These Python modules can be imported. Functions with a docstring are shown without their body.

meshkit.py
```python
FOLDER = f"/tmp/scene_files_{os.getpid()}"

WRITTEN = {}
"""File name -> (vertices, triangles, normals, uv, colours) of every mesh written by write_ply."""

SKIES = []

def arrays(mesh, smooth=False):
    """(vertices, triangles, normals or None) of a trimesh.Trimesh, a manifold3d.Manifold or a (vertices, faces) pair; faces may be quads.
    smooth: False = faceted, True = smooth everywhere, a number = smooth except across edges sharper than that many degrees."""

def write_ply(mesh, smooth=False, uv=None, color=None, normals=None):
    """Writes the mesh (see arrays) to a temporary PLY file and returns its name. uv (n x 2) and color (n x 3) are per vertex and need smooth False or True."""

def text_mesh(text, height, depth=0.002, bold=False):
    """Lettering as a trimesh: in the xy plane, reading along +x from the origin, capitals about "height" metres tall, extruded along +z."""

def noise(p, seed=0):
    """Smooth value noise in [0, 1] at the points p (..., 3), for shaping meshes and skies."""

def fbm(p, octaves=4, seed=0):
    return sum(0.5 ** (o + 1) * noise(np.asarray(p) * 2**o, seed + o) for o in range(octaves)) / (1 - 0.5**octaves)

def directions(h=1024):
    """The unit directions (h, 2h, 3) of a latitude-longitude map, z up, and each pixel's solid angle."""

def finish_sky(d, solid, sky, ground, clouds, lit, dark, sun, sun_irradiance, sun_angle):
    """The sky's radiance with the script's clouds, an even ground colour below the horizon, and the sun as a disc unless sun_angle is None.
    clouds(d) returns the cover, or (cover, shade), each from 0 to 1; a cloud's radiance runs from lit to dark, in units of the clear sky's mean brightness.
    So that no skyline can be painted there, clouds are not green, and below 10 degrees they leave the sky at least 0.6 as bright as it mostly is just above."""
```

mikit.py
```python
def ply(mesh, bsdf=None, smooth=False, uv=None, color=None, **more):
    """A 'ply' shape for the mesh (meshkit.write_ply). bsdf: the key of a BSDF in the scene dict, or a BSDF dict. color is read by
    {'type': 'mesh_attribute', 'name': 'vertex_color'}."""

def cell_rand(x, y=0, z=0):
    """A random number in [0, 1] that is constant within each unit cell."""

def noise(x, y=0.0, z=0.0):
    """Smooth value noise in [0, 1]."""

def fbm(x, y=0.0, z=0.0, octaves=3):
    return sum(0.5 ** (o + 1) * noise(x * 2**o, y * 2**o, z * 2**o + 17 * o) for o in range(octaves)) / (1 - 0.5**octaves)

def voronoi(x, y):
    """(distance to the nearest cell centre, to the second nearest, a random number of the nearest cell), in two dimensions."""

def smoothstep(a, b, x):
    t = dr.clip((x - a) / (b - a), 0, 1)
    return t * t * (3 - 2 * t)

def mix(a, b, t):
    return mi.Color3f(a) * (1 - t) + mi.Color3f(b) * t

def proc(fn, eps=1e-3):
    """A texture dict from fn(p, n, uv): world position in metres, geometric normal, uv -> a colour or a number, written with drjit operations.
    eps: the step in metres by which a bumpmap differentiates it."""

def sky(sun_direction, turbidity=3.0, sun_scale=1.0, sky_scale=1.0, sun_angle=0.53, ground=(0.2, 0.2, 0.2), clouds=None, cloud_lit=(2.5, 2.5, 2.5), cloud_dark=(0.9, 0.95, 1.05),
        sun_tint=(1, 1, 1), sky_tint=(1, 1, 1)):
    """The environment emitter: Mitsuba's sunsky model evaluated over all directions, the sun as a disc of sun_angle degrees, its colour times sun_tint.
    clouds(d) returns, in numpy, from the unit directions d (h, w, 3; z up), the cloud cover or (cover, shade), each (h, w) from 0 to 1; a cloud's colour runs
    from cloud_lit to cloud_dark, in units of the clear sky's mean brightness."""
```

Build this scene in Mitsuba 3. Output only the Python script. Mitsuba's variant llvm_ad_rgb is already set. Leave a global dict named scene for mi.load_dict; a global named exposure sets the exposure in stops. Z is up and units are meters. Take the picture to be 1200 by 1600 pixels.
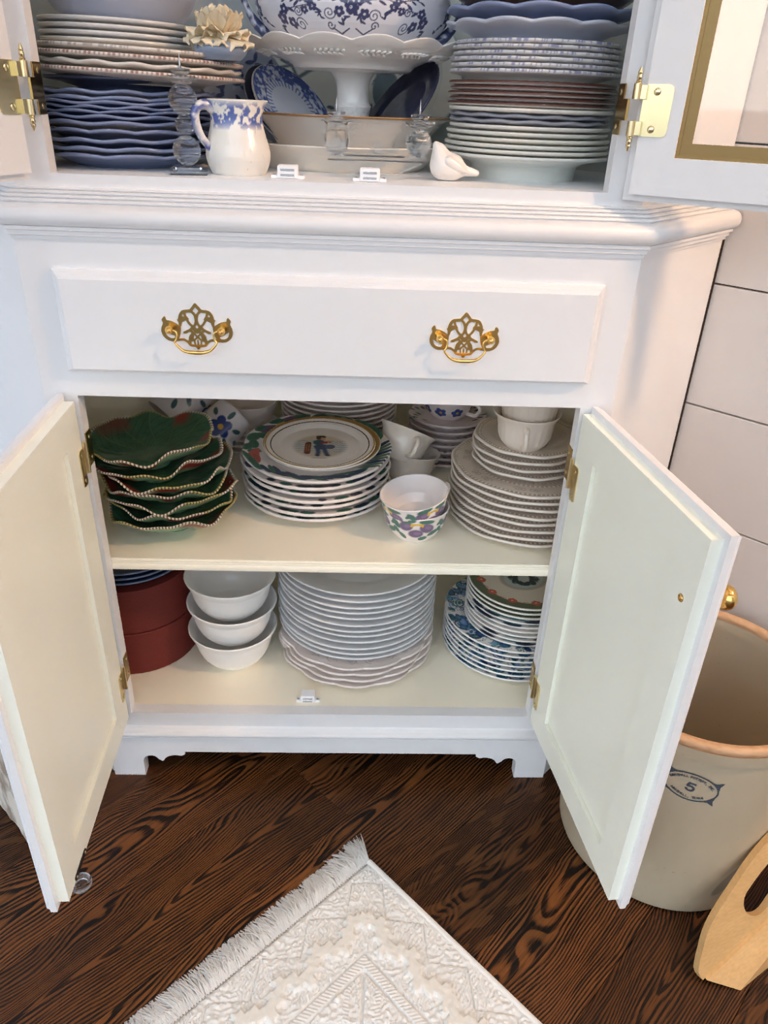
import math, random
import numpy as np, trimesh, manifold3d as m3, shapely, scipy.ndimage
import shapely.geometry as sg, shapely.ops as so, shapely.affinity as sa
import drjit as dr, mitsuba as mi, mikit, meshkit
T = mi.ScalarTransform4f
random.seed(7); RNG = np.random.default_rng(7)
PI = math.pi
scene, labels = {}, {}

# ------------------------------------------------------------------ camera, daylight, exposure
exposure = 0.6
C0 = np.array([0.03688, -0.97833, 1.09544])
FW = np.array([0.03626, 0.87479, -0.48314]); UP = np.array([-0.01983, 0.48399, 0.87485])
scene['camera'] = {'type': 'perspective', 'fov_axis': 'x', 'fov': math.degrees(2 * math.atan(600 / 1175.14)), 'near_clip': 0.02, 'far_clip': 100.0,
                   'to_world': T().look_at(origin=C0.tolist(), target=(C0 + FW).tolist(), up=UP.tolist())}
scene['daylight'] = mikit.sky([-0.5, -0.6, 0.6], turbidity=4.0, sun_scale=0.0, sky_scale=12.0, ground=(0.3, 0.28, 0.26),
                              clouds=lambda d: np.full(d.shape[:2], 0.85), cloud_lit=(0.93, 1.04, 1.17), cloud_dark=(0.9, 0.95, 1.05))
LAMP_WARM = (170.0, 104.0, 58.0)
DOWN_TINT = (0.86, 0.98, 1.10)
DOWNLIGHTS = [(-0.75, -1.15, 36.0), (0.55, -1.25, 30.0)]

# ------------------------------------------------------------------ materials
def rgb(c): return {'type': 'rgb', 'value': [float(x) for x in c]}
def mat(key, col, rough=0.4, metal=0.0, spec=0.5, coat=0.0, bump=None, bscale=1.0, **kw):
    b = {'type': 'principled', 'base_color': rgb(col) if isinstance(col, (tuple, list)) else col, 'roughness': rough, 'metallic': metal, 'specular': spec}
    if coat: b['clearcoat'] = coat; b['clearcoat_gloss'] = 0.95
    b.update(kw)
    if bump: b = {'type': 'bumpmap', 'arbitrary': bump, 'scale': bscale, 'bsdf': b}
    scene[key] = {'type': 'twosided', 'bsdf': b}
VC = {'type': 'mesh_attribute', 'name': 'vertex_color'}

SQ = math.sqrt(0.5)
PW, V0 = 0.1535, -0.547
def wood_fn(p, n, uv):
    u = (p.x + p.y) * SQ; v = (p.y - p.x) * SQ
    row = dr.floor((v - V0) / PW)
    off = mikit.cell_rand(row, 3) * 1.4
    seg = dr.floor((u + off) / 1.4)
    a = mikit.cell_rand(row, seg, 1); b = mikit.cell_rand(row, seg, 2); c = mikit.cell_rand(row, seg, 5)
    lv = v - V0 - row * PW - PW * (0.25 + 0.5 * a)
    w = mikit.fbm(u * 4.5 + a * 37, v * 13 + b * 9, 0.0, 3) - 0.5
    w2 = mikit.noise(u * 22 + b * 7, v * 60) - 0.5
    lv2 = lv + w * 0.055
    f = dr.sqrt(lv2 * lv2 + 0.00012 + 0.0004 * b) * (205 + 70 * c) + u * (b - 0.5) * 36.0 + w * 4.2 + w2 * 0.55
    s = f - dr.floor(f)
    ring = mikit.smoothstep(0.28, 0.72, s) * (1 - mikit.smoothstep(0.86, 1.0, s))
    pore = mikit.noise(u * 55 + a * 20, v * 1500)
    pore2 = mikit.noise(u * 18 + c * 20, v * 520)
    dark = dr.clip(ring * (0.70 + 0.55 * pore2) + 0.50 * mikit.smoothstep(0.50, 0.78, pore) * (0.5 + ring) + 0.35 * mikit.smoothstep(0.55, 0.75, pore2), 0, 1)
    tone = (0.80 + 0.5 * b) * (0.60 + 0.75 * mikit.fbm(u * 3.3 + a * 10, v * 9 + c * 5, 0.0, 2))
    light = mikit.mix((0.155, 0.056, 0.0155), (0.098, 0.036, 0.012), c)
    col = mikit.mix(light * tone, (0.0055, 0.0028, 0.0020), dark)
    fl = mikit.smoothstep(0.62, 0.72, mikit.noise(u * 30 + 60 * v, v * 110)) * mikit.smoothstep(0.78, 0.82, c) * (0.4 + 0.6 * pore2)
    return mikit.mix(col, (0.17, 0.07, 0.022), fl * 0.45)
def wood_h(p, n, uv):
    u = (p.x + p.y) * SQ; v = (p.y - p.x) * SQ
    return mikit.noise(u * 55, v * 1500) * 0.5 + 0.5 * mikit.noise(u * 25, v * 500)
mat('oak_floor', mikit.proc(wood_fn), 0.42, spec=0.22, bump=mikit.proc(wood_h, 5e-4), bscale=0.00012)
def paint_h(p, n, uv): return mikit.fbm(p.x * 60, p.y * 60, p.z * 60, 2)
PB = mikit.proc(paint_h, 1e-3)
mat('white_paint', (0.71, 0.715, 0.725), 0.38, spec=0.4)
mat('cream_paint', (0.86, 0.815, 0.675), 0.42, spec=0.35)
mat('door_cream', (0.815, 0.83, 0.735), 0.40, spec=0.35)
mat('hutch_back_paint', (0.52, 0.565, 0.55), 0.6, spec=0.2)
mat('wall_white', (0.66, 0.605, 0.565), 0.5, spec=0.3)
mat('wall_blue_white', (0.74, 0.77, 0.82), 0.6, spec=0.2)
mat('gap_shade', (0.03, 0.022, 0.018), 0.9, spec=0.1)  # near-black standing in for the shade inside narrow gaps
mat('ceiling_white', (0.8, 0.8, 0.8), 0.9, spec=0.1)
mat('brass', (0.80, 0.52, 0.17), 0.14, 1.0)
mat('brass_pale', (0.80, 0.68, 0.40), 0.22, 1.0)
mat('brass_dark', (0.50, 0.34, 0.12), 0.22, 1.0)
mat('bronze_bead', (0.25, 0.165, 0.062), 0.35, 0.55)
mat('steel', (0.45, 0.46, 0.48), 0.3, 1.0)
mat('black_metal', (0.03, 0.03, 0.032), 0.4, 0.6)
mat('white_plastic', (0.84, 0.84, 0.86), 0.3)
mat('porcelain_white', (0.80, 0.80, 0.78), 0.12, coat=0.6)
mat('porcelain_grey', (0.66, 0.67, 0.68), 0.14, coat=0.6)
mat('porcelain_cream', (0.76, 0.70, 0.61), 0.14, coat=0.6)
mat('porcelain_taupe', (0.70, 0.62, 0.54), 0.2, coat=0.4)
mat('porcelain_pinkish', (0.74, 0.66, 0.62), 0.16, coat=0.5)
mat('painted_ceramic', dict(VC), 0.13, coat=0.6)
mat('painted_matte', dict(VC), 0.75, spec=0.2)
mat('stoneware_white', (0.80, 0.75, 0.70), 0.25, coat=0.3)
mat('petal_cream', (0.74, 0.66, 0.50), 0.6, spec=0.25)
mat('pot_blue', (0.23, 0.29, 0.40), 0.25, coat=0.4)
def red_fn(p, n, uv):
    k = mikit.noise(p.x * 900, p.y * 900, p.z * 900)
    return mikit.mix((0.105, 0.017, 0.014), (0.15, 0.028, 0.022), k)
mat('red_paper', mikit.proc(red_fn), 0.7, spec=0.2)
STAIN = (0.6148, -0.2647, 0.0824)   # grey glaze patch low on the crock's right
def crock_fn(p, n, uv):
    k = mikit.fbm(p.x * 9, p.y * 9, p.z * 7, 3); s = mikit.noise(p.x * 260, p.y * 260, p.z * 260)
    c = mikit.mix((0.36, 0.30, 0.205), (0.42, 0.36, 0.265), k)
    r = mikit.smoothstep(0.93, 0.99, s) * 0.6
    c = mikit.mix(c, (0.12, 0.08, 0.05), r)
    st = dr.sqrt(dr.square((p.x - STAIN[0]) / 0.030) + dr.square((p.y - STAIN[1]) / 0.03) + dr.square((p.z - STAIN[2] - (p.x - STAIN[0]) * 1.1) / 0.021)) + 0.5 * (k - 0.5)
    return mikit.mix(c, (0.20, 0.175, 0.135), (1 - mikit.smoothstep(0.85, 1.0, st)) * 0.7)
mat('stoneware_tan', mikit.proc(crock_fn), 0.3, coat=0.3)
def rimc_fn(p, n, uv):
    s = mikit.fbm(p.x * 90, p.y * 90, p.z * 200, 2)
    return mikit.mix((0.44, 0.25, 0.13), (0.62, 0.41, 0.25), s)
mat('stoneware_rim', mikit.proc(rimc_fn), 0.6, spec=0.3)
mat('stamp_blue', (0.045, 0.060, 0.082), 0.5, spec=0.3)
def pine_fn(p, n, uv):
    u = (p.x + p.y) * SQ; v = (p.y - p.x) * SQ
    g = mikit.fbm(u * 10, v * 60, p.z * 60, 3); s = mikit.noise(u * 60, v * 420, p.z * 420)
    c = mikit.mix((0.52, 0.315, 0.13), (0.61, 0.385, 0.17), g)
    return c * (0.9 + 0.15 * s)
mat('pine', mikit.proc(pine_fn), 0.4, spec=0.35)
mat('rug_wool', (0.80, 0.745, 0.65), 0.95, spec=0.05, sheen=0.4)
mat('rug_painted', dict(VC), 0.95, spec=0.05, sheen=0.3)
mat('fringe_wool', (0.76, 0.75, 0.725), 0.95, spec=0.05, sheen=0.4)
mat('stitch', (0.08, 0.07, 0.065), 0.9)
mat('lamp_shade_metal', (0.6, 0.45, 0.2), 0.3, 1.0)
def wash_fn(p, n, uv):
    k = mikit.fbm(p.x * 40, p.y * 40, p.z * 18, 4)
    return mikit.mix((0.24, 0.195, 0.155), (0.50, 0.465, 0.41), mikit.smoothstep(0.32, 0.56, k))
mat('whitewash', mikit.proc(wash_fn), 0.9, spec=0.1)
scene['crystal'] = {'type': 'dielectric', 'int_ior': 1.6}
scene['clear_plastic'] = {'type': 'roughdielectric', 'int_ior': 1.45, 'alpha': 0.1}
scene['pane_glass'] = {'type': 'thindielectric', 'int_ior': 1.5}

# ------------------------------------------------------------------ helpers
def lab(key, label=None, cat=None, group=None, kind=None):
    d = {}
    if label: d['label'] = label
    if cat: d['category'] = cat
    if group: d['group'] = group
    if kind: d['kind'] = kind
    if d: labels[key] = d
USED = {}
def uniq(name):
    k = USED.get(name, -1) + 1; USED[name] = k
    return name if k == 0 else f'{name}_{k:03d}'
def obj(name, mesh, m, parent=None, smooth=False, xf=None, color=None, plyd=None, **lb):
    key = uniq((parent + '__' if parent else '') + name)
    d = dict(plyd) if plyd is not None else mikit.ply(mesh, m, smooth=smooth, color=color)
    if xf is not None: d['to_world'] = T(np.asarray(xf, float).tolist()) if isinstance(xf, np.ndarray) else xf
    scene[key] = d
    lab(key, **lb)
    return key
def thing(name, label, cat, group=None):
    key = uniq(name); lab(key, label, cat, group); return key
def M4(x=(1, 0, 0), y=(0, 1, 0), z=(0, 0, 1), o=(0, 0, 0)):
    m = np.eye(4); m[:3, 0] = x; m[:3, 1] = y; m[:3, 2] = z; m[:3, 3] = o; return m
def Rz(deg, o=(0, 0, 0)):
    a = math.radians(deg); return M4((math.cos(a), math.sin(a), 0), (-math.sin(a), math.cos(a), 0), (0, 0, 1), o)
def frame_z(n, o, spin=0.0):
    z = np.array(n, float); z /= np.linalg.norm(z)
    x = np.cross([0, 0, 1.0] if abs(z[2]) < .98 else [0, 1.0, 0], z); x /= np.linalg.norm(x); y = np.cross(z, x)
    c, s = math.cos(spin), math.sin(spin)
    return M4(c * x + s * y, -s * x + c * y, z, o)
def xfm(mesh, m):
    V, F = (mesh if isinstance(mesh, tuple) else (np.array(mesh.vertices), np.array(mesh.faces)))
    return V @ m[:3, :3].T + m[:3, 3], F
def tm(mesh): return mesh if isinstance(mesh, trimesh.Trimesh) else trimesh.Trimesh(mesh[0], tri(mesh[1]), process=False)
def tri(F):
    F = np.asarray(F); return F if F.shape[1] == 3 else np.vstack([F[:, [0, 1, 2]], F[:, [0, 2, 3]]])
def join(ms): return trimesh.util.concatenate([tm(m) for m in ms])
def box(x0, x1, y0, y1, z0, z1, b=0.0015):
    b = min(b, abs(x1 - x0) * .3, abs(y1 - y0) * .3, abs(z1 - z0) * .3)
    P = []
    for X, sx in ((x0, 1), (x1, -1)):
        for Y, sy in ((y0, 1), (y1, -1)):
            for Z, sz in ((z0, 1), (z1, -1)):
                P += [(X + sx * b, Y + sy * b, Z), (X + sx * b, Y, Z + sz * b), (X, Y + sy * b, Z + sz * b)]
    return trimesh.convex.convex_hull(np.array(P))
def extrude(poly, h):
    polys = [g for g in getattr(poly, 'geoms', [poly]) if g.area > 1e-9]
    return join([trimesh.creation.extrude_polygon(g, h, engine='earcut') for g in polys])
def resample(prof, res):
    out = [prof[0]]
    for a, b in zip(prof[:-1], prof[1:]):
        k = max(1, int(math.ceil(math.hypot(b[0] - a[0], b[1] - a[1]) / res)))
        for i in range(1, k + 1): out.append((a[0] + (b[0] - a[0]) * i / k, a[1] + (b[1] - a[1]) * i / k))
    return out
def spline(prof, n=4):
    P = np.array(prof, float); Q = np.vstack([2 * P[0] - P[1], P, 2 * P[-1] - P[-2]]); out = []
    for i in range(1, len(Q) - 2):
        for t in np.linspace(0, 1, n, endpoint=False):
            a, b, c, d = Q[i - 1], Q[i], Q[i + 1], Q[i + 2]
            out.append(.5 * (2 * b + (c - a) * t + (2 * a - 5 * b + 4 * c - d) * t * t + (3 * b - a - 3 * c + d) * t ** 3))
    out.append(P[-1]); return [tuple(x) for x in out]
class Lathe:
    """profile (r, z) from the axis at the bottom, out over the rim, back to the axis on top"""
    def __init__(s, prof, n=96, res=None, mod=None, sx=1.0, sy=1.0, vessel=False):
        prof = [(max(r, 1e-5), z) for r, z in prof]
        if res: prof = resample(prof, res)
        P = np.array(prof); m = len(P); th = np.arange(n) * 2 * PI / n
        s.r0 = np.repeat(P[:, 0], n); s.th = np.tile(th, m); z = np.repeat(P[:, 1], n); r = s.r0.copy()
        k = int(np.argmax(P[:, 1] if vessel else P[:, 0])); s.top = np.repeat(np.arange(m) > k, n); s.R = P[:, 0].max()
        if mod: r, z = mod(r, s.th, z)
        s.r, s.z = r, z
        s.V = np.stack([r * np.cos(s.th) * sx, r * np.sin(s.th) * sy, z], 1)
        i, j = np.meshgrid(np.arange(m - 1), np.arange(n), indexing='ij'); j2 = (j + 1) % n
        s.F = tri(np.stack([i * n + j, i * n + j2, (i + 1) * n + j2, (i + 1) * n + j], -1).reshape(-1, 4))
        s.col = np.ones((len(s.V), 3))
    @property
    def mesh(s): return s.V, s.F
def tube(pts, rad, sides=8, caps=True):
    p = np.asarray(pts, float); n = len(p); rad = np.broadcast_to(rad, (n,)).astype(float)
    t = np.gradient(p, axis=0); t /= np.linalg.norm(t, axis=1, keepdims=True) + 1e-12
    a = np.cross(t[0], [0, 0, 1.0] if abs(t[0][2]) < .9 else [1.0, 0, 0]); a /= np.linalg.norm(a); A = []
    for k in range(n):
        a = a - t[k] * (a @ t[k]); a /= np.linalg.norm(a) + 1e-12; A.append(a)
    A = np.array(A); B = np.cross(t, A); ang = np.arange(sides) * 2 * PI / sides
    V = (p[:, None] + rad[:, None, None] * (np.cos(ang)[None, :, None] * A[:, None] + np.sin(ang)[None, :, None] * B[:, None])).reshape(-1, 3)
    i, j = np.meshgrid(np.arange(n - 1), np.arange(sides), indexing='ij'); j2 = (j + 1) % sides
    F = tri(np.stack([i * sides + j, i * sides + j2, (i + 1) * sides + j2, (i + 1) * sides + j], -1).reshape(-1, 4))
    if caps:
        c = len(V); V = np.vstack([V, p[:1], p[-1:]]); q = np.arange(sides); q2 = (q + 1) % sides
        F = np.vstack([F, np.stack([q2, q, q * 0 + c], 1), np.stack([(n - 1) * sides + q, (n - 1) * sides + q2, q * 0 + c + 1], 1)])
    return V, F
def arc(fn, n=16): return [fn(t) for t in np.linspace(0, 1, n)]
def blob(balls, edge=0.003, it=10):
    """one continuous surface through chains of (centre, radius) pairs"""
    tot = None
    for chain in balls:
        for a, b in zip(chain[:-1], chain[1:]):
            pts = np.vstack([trimesh.creation.icosphere(2, 1.0).vertices * q[1] + np.array(q[0]) for q in (a, b)])
            h = m3.Manifold.hull_points(pts); tot = h if tot is None else tot + h
    tot = tot.refine_to_length(edge); mm = tot.to_mesh(); t = trimesh.Trimesh(mm.vert_properties[:, :3], mm.tri_verts)
    trimesh.smoothing.filter_taubin(t, iterations=it); return t
ORD = ['topmost', 'second from the top', 'third from the top', 'fourth from the top', 'fifth from the top', 'sixth from the top', 'seventh from the top', 'eighth from the top', 'ninth from the top', 'tenth from the top', 'eleventh from the top', 'twelfth from the top']
def ordn(k, n): return 'bottom one' if (k == 0 and n > 2) else ORD[n - 1 - k]

class Paint:
    """flat print in an object's own surface coordinates (metres)"""
    def __init__(s, X, Y, base, sel=None):
        s.X, s.Y = np.asarray(X), np.asarray(Y); s.sel = np.ones(len(s.X), bool) if sel is None else sel
        s.c = np.tile(np.asarray(base, float), (len(s.X), 1)) if np.ndim(base) == 1 else np.array(base)
    def put(s, m, c):
        m = (np.clip(m, 0, 1) * s.sel)[:, None]; s.c = s.c * (1 - m) + np.asarray(c) * m
    def ell(s, x, y, a, b, ang, c, soft=0.25, alpha=1.0):
        k, q = math.cos(ang), math.sin(ang); u = (s.X - x) * k + (s.Y - y) * q; v = -(s.X - x) * q + (s.Y - y) * k
        d = np.sqrt((u / a) ** 2 + (v / b) ** 2); s.put(np.clip((1 + soft / 2 - d) / soft, 0, 1) * alpha, c)
    def line(s, pts, w, c, alpha=1.0, soft=0.5):
        D = np.full(len(s.X), 9.0)
        for (x0, y0), (x1, y1) in zip(pts[:-1], pts[1:]):
            dx, dy = x1 - x0, y1 - y0; t = np.clip(((s.X - x0) * dx + (s.Y - y0) * dy) / (dx * dx + dy * dy + 1e-12), 0, 1)
            D = np.minimum(D, np.hypot(s.X - x0 - t * dx, s.Y - y0 - t * dy))
        s.put(np.clip((w * (1 + soft) - D) / (w * soft * 2), 0, 1) * alpha, c)
    def flower(s, x, y, r, c, mid, n=5, rot=0.0, wid=0.42):
        for k in range(n):
            a = rot + k * 2 * PI / n; s.ell(x + r * .6 * math.cos(a), y + r * .6 * math.sin(a), r * .45, r * wid, a, c)
        s.ell(x, y, r * .25, r * .25, 0, mid)
    def leafs(s, x, y, r, c, n=4, rot=0.0, spread=2 * PI):
        for k in range(n):
            a = rot + spread * k / n; s.ell(x + r * math.cos(a), y + r * math.sin(a), r * .38, r * .17, a, c)
    def spiral(s, x, y, r, w, c, turns=1.5, rot=0., hand=1):
        s.line([(x + r * (1 - t * .85) * math.cos(rot + hand * t * turns * 2 * PI), y + r * (1 - t * .85) * math.sin(rot + hand * t * turns * 2 * PI)) for t in np.linspace(0, 1, 26)], w, c)

# ------------------------------------------------------------------ setting: floor, walls, ceiling
obj('floor', box(-4, 4, -4.5, 1.2, -0.06, -0.0155, 0), 'oak_floor', kind='structure')
rows = range(-9, 12)
for row in rows:
    v0 = V0 + row * PW
    rr = row & 0xFFFFFFFF
    hh = ((row + 1000000) * 374761393 + (3 + 1000000) * 668265263 + 1000000 * 2147483647) & 0xFFFFFFFF
    hh = ((hh ^ (hh >> 13)) * 1274126177) & 0xFFFFFFFF
    off = ((hh ^ (hh >> 16)) & 0xFFFFFF) / 16777215.0 * 1.4
    vc = v0 + PW / 2
    for seg in range(-3, 4):
        u0, u1 = seg * 1.4 - off, (seg + 1) * 1.4 - off
        u0c, u1c = max(u0, -1.7), min(u1, 1.5)
        if u1c - u0c < 0.05: continue
        if vc - 0.0 > 0.76 * SQ + 0.3: continue
        b = box(u0c + .0003, u1c - .0003, v0 + .0003, v0 + PW - .0003, -0.0155, 0.0, 0.0006)
        obj('plank', xfm(b, M4((SQ, SQ, 0), (-SQ, SQ, 0), (0, 0, 1))), 'oak_floor', 'floor')
# right wall: shiplap boards; wall line x + y = 0.76; local s along (1,-1), n towards the room (-1,-1)
WR = M4((SQ, -SQ, 0), (SQ, SQ, 0), (0, 0, 1), (0, 0.76, 0))       # local x along the wall, y into the wall
obj('wall_right', xfm(box(-0.02, 3.2, 0.010, 0.06, 0, 2.6, 0), WR), 'gap_shade', kind='structure')  # backing near-black: shade between the boards is put into its colour
z = 0.8632 - 0.1924 * 4
k = 0
zz = [0.0]
while z < 2.6:
    if z > 0.01: zz.append(z)
    z += 0.1924
zz.append(2.6)
for z0, z1 in zip(zz[:-1], zz[1:]):
    obj('board', xfm(box(-0.005, 3.2, 0.0, 0.012, z0 + 0.0013, z1 - 0.0013, 0.0012), WR), 'wall_white', 'wall_right')
WL = M4((-SQ, -SQ, 0), (-SQ, SQ, 0), (0, 0, 1), (0, 0.76, 0))
obj('wall_left', xfm(box(-0.02, 3.2, 0.0, 0.06, 0, 2.6, 0), WL), 'wall_blue_white', kind='structure')
obj('ceiling', box(-3, 3.2, -2.4, 1.0, 2.6, 2.66, 0), 'ceiling_white', kind='structure')
obj('wall_back', box(1.2, 4.2, -3.06, -3.0, 0, 2.6, 0), 'wall_white', kind='structure')
for cx_, cy_, pw in DOWNLIGHTS:
    k = thing('ceiling_downlight', f'round recessed ceiling light {"on the left" if cx_ < 0 else "on the right"} in front of the cupboard', 'ceiling light', 'recessed ceiling lights')
    obj('trim_ring', xfm(Lathe([(.085, -.006), (.10, -.006), (.105, 0), (.085, 0), (.085, -.006)], 40).mesh, M4(o=(cx_, cy_, 2.6))), 'white_paint', k, smooth=30)
    g = obj('diffuser', xfm(Lathe([(0, -.004), (.0845, -.004), (.0845, -.001), (0, -.001)], 40).mesh, M4(o=(cx_, cy_, 2.6))), 'white_plastic', k)
    scene[g]['emitter'] = {'type': 'area', 'radiance': rgb([pw * q for q in DOWN_TINT])}
# wall lamp on the shiplap, right of the cupboard (outside the frame)
sc = thing('wall_sconce', 'brass wall sconce with a glowing globe on the shiplap wall', 'lamp')
sx = 1.95
def wr(s, d, z): return np.array([s * SQ - d * SQ, 0.76 - s * SQ - d * SQ, z])
obj('backplate', xfm(trimesh.creation.cylinder(0.05, 0.015, sections=32), frame_z((-SQ, -SQ, 0), wr(sx, .008, 1.72))), 'lamp_shade_metal', sc, smooth=30)
obj('arm', tube([wr(sx, .012, 1.72), wr(sx, .07, 1.70), wr(sx, .12, 1.71), wr(sx, .13, 1.742)], .008), 'lamp_shade_metal', sc, smooth=40)
g = obj('globe', trimesh.creation.icosphere(3, 0.075), 'petal_cream', sc, smooth=True, xf=M4(o=wr(sx, .13, 1.80)))
scene[g]['emitter'] = {'type': 'area', 'radiance': rgb(LAMP_WARM)}

# ------------------------------------------------------------------ the corner cupboard
H = thing('corner_cupboard', 'white painted corner cupboard with open doors, a drawer and stacked dishes', 'cupboard')
HW, RET = 0.39, 0.1845
def mitre(o):   # offset path: left wall end, left front corner, right front corner, right wall end
    t = math.tan(PI / 8)
    xe = (1.15 + o * math.sqrt(2)) / 2 - 0.0035; ye = 1.15 - 0.007 - xe - 0.39 + 0.0
    ye = xe - HW - o * math.sqrt(2)
    return [(-xe, ye), (-HW - o * t, -o), (HW + o * t, -o), (xe, ye)]
def molding(prof):   # profile (o, z), swept round front and returns
    prof = list(prof); V, F = [], []; n = len(prof)
    for o, z in prof: V += [(x, y, z) for x, y in mitre(o)]
    for i in range(n - 1):
        for j in range(3): F.append((i * 4 + j, i * 4 + j + 1, (i + 1) * 4 + j + 1, (i + 1) * 4 + j))
    F = tri(F).tolist()
    for j in (0, 3):
        c = len(V); o, z = np.mean(prof, axis=0); V.append((*mitre(-0.02)[j], z))
        for i in range(n - 1): F.append((i * 4 + j, (i + 1) * 4 + j, c) if j == 0 else ((i + 1) * 4 + j, i * 4 + j, c))
    return np.array(V), np.array(F)
def ell_arc(cx, cz, a, b, t0, t1, n=9): return [(cx + a * math.cos(t), cz + b * math.sin(t)) for t in np.linspace(t0, t1, n)]
waist = [(-.02, .9285), (.003, .9285), (.003, .933), (.007, .934), (.007, .939), (.011, .9405), (.011, .9445)] + ell_arc(.008, .957, .0115, .0125, -PI / 2 * .9, PI / 2 * .95) + \
        [(.0040, .9703)] + ell_arc(.0035, .9728, .0026, .0021, -PI / 2, PI / 2, 7) + [(.0005, .9752)] + ell_arc(-.0002, .9772, .0024, .0019, -PI / 2, PI / 2, 7) + [(-.0038, .9794)] + ell_arc(-.0045, .9814, .0024, .0019, -PI / 2, PI / 2, 7) + [(-.0085, .9836)] + ell_arc(-.0095, .9852, .0022, .0016, -PI / 2, PI / 2, 7) + [(-.0165, .9870), (-.03, .9870)]
obj('waist_molding', molding(waist), 'white_paint', H, smooth=35)
basem = [(-.02, .096), (.004, .096), (.008, .0985)] + ell_arc(.006, .1065, .006, .006, -PI / 2, PI / 2, 7) + [(.004, .1145), (.003, .118), (0, .1205), (-.02, .1205)]
obj('base_molding', molding(basem), 'white_paint', H, smooth=35)
# lower face frame
fr = sg.box(-HW, .0, HW, .9285).difference(sg.box(-.3447, .1496, .3447, .7263)).intersection(sg.box(-HW, .098, HW, .93))
obj('face_frame', xfm(extrude(fr, .022), M4((1, 0, 0), (0, 0, 1), (0, -1, 0), (0, .022, 0))), 'white_paint', H)
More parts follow.
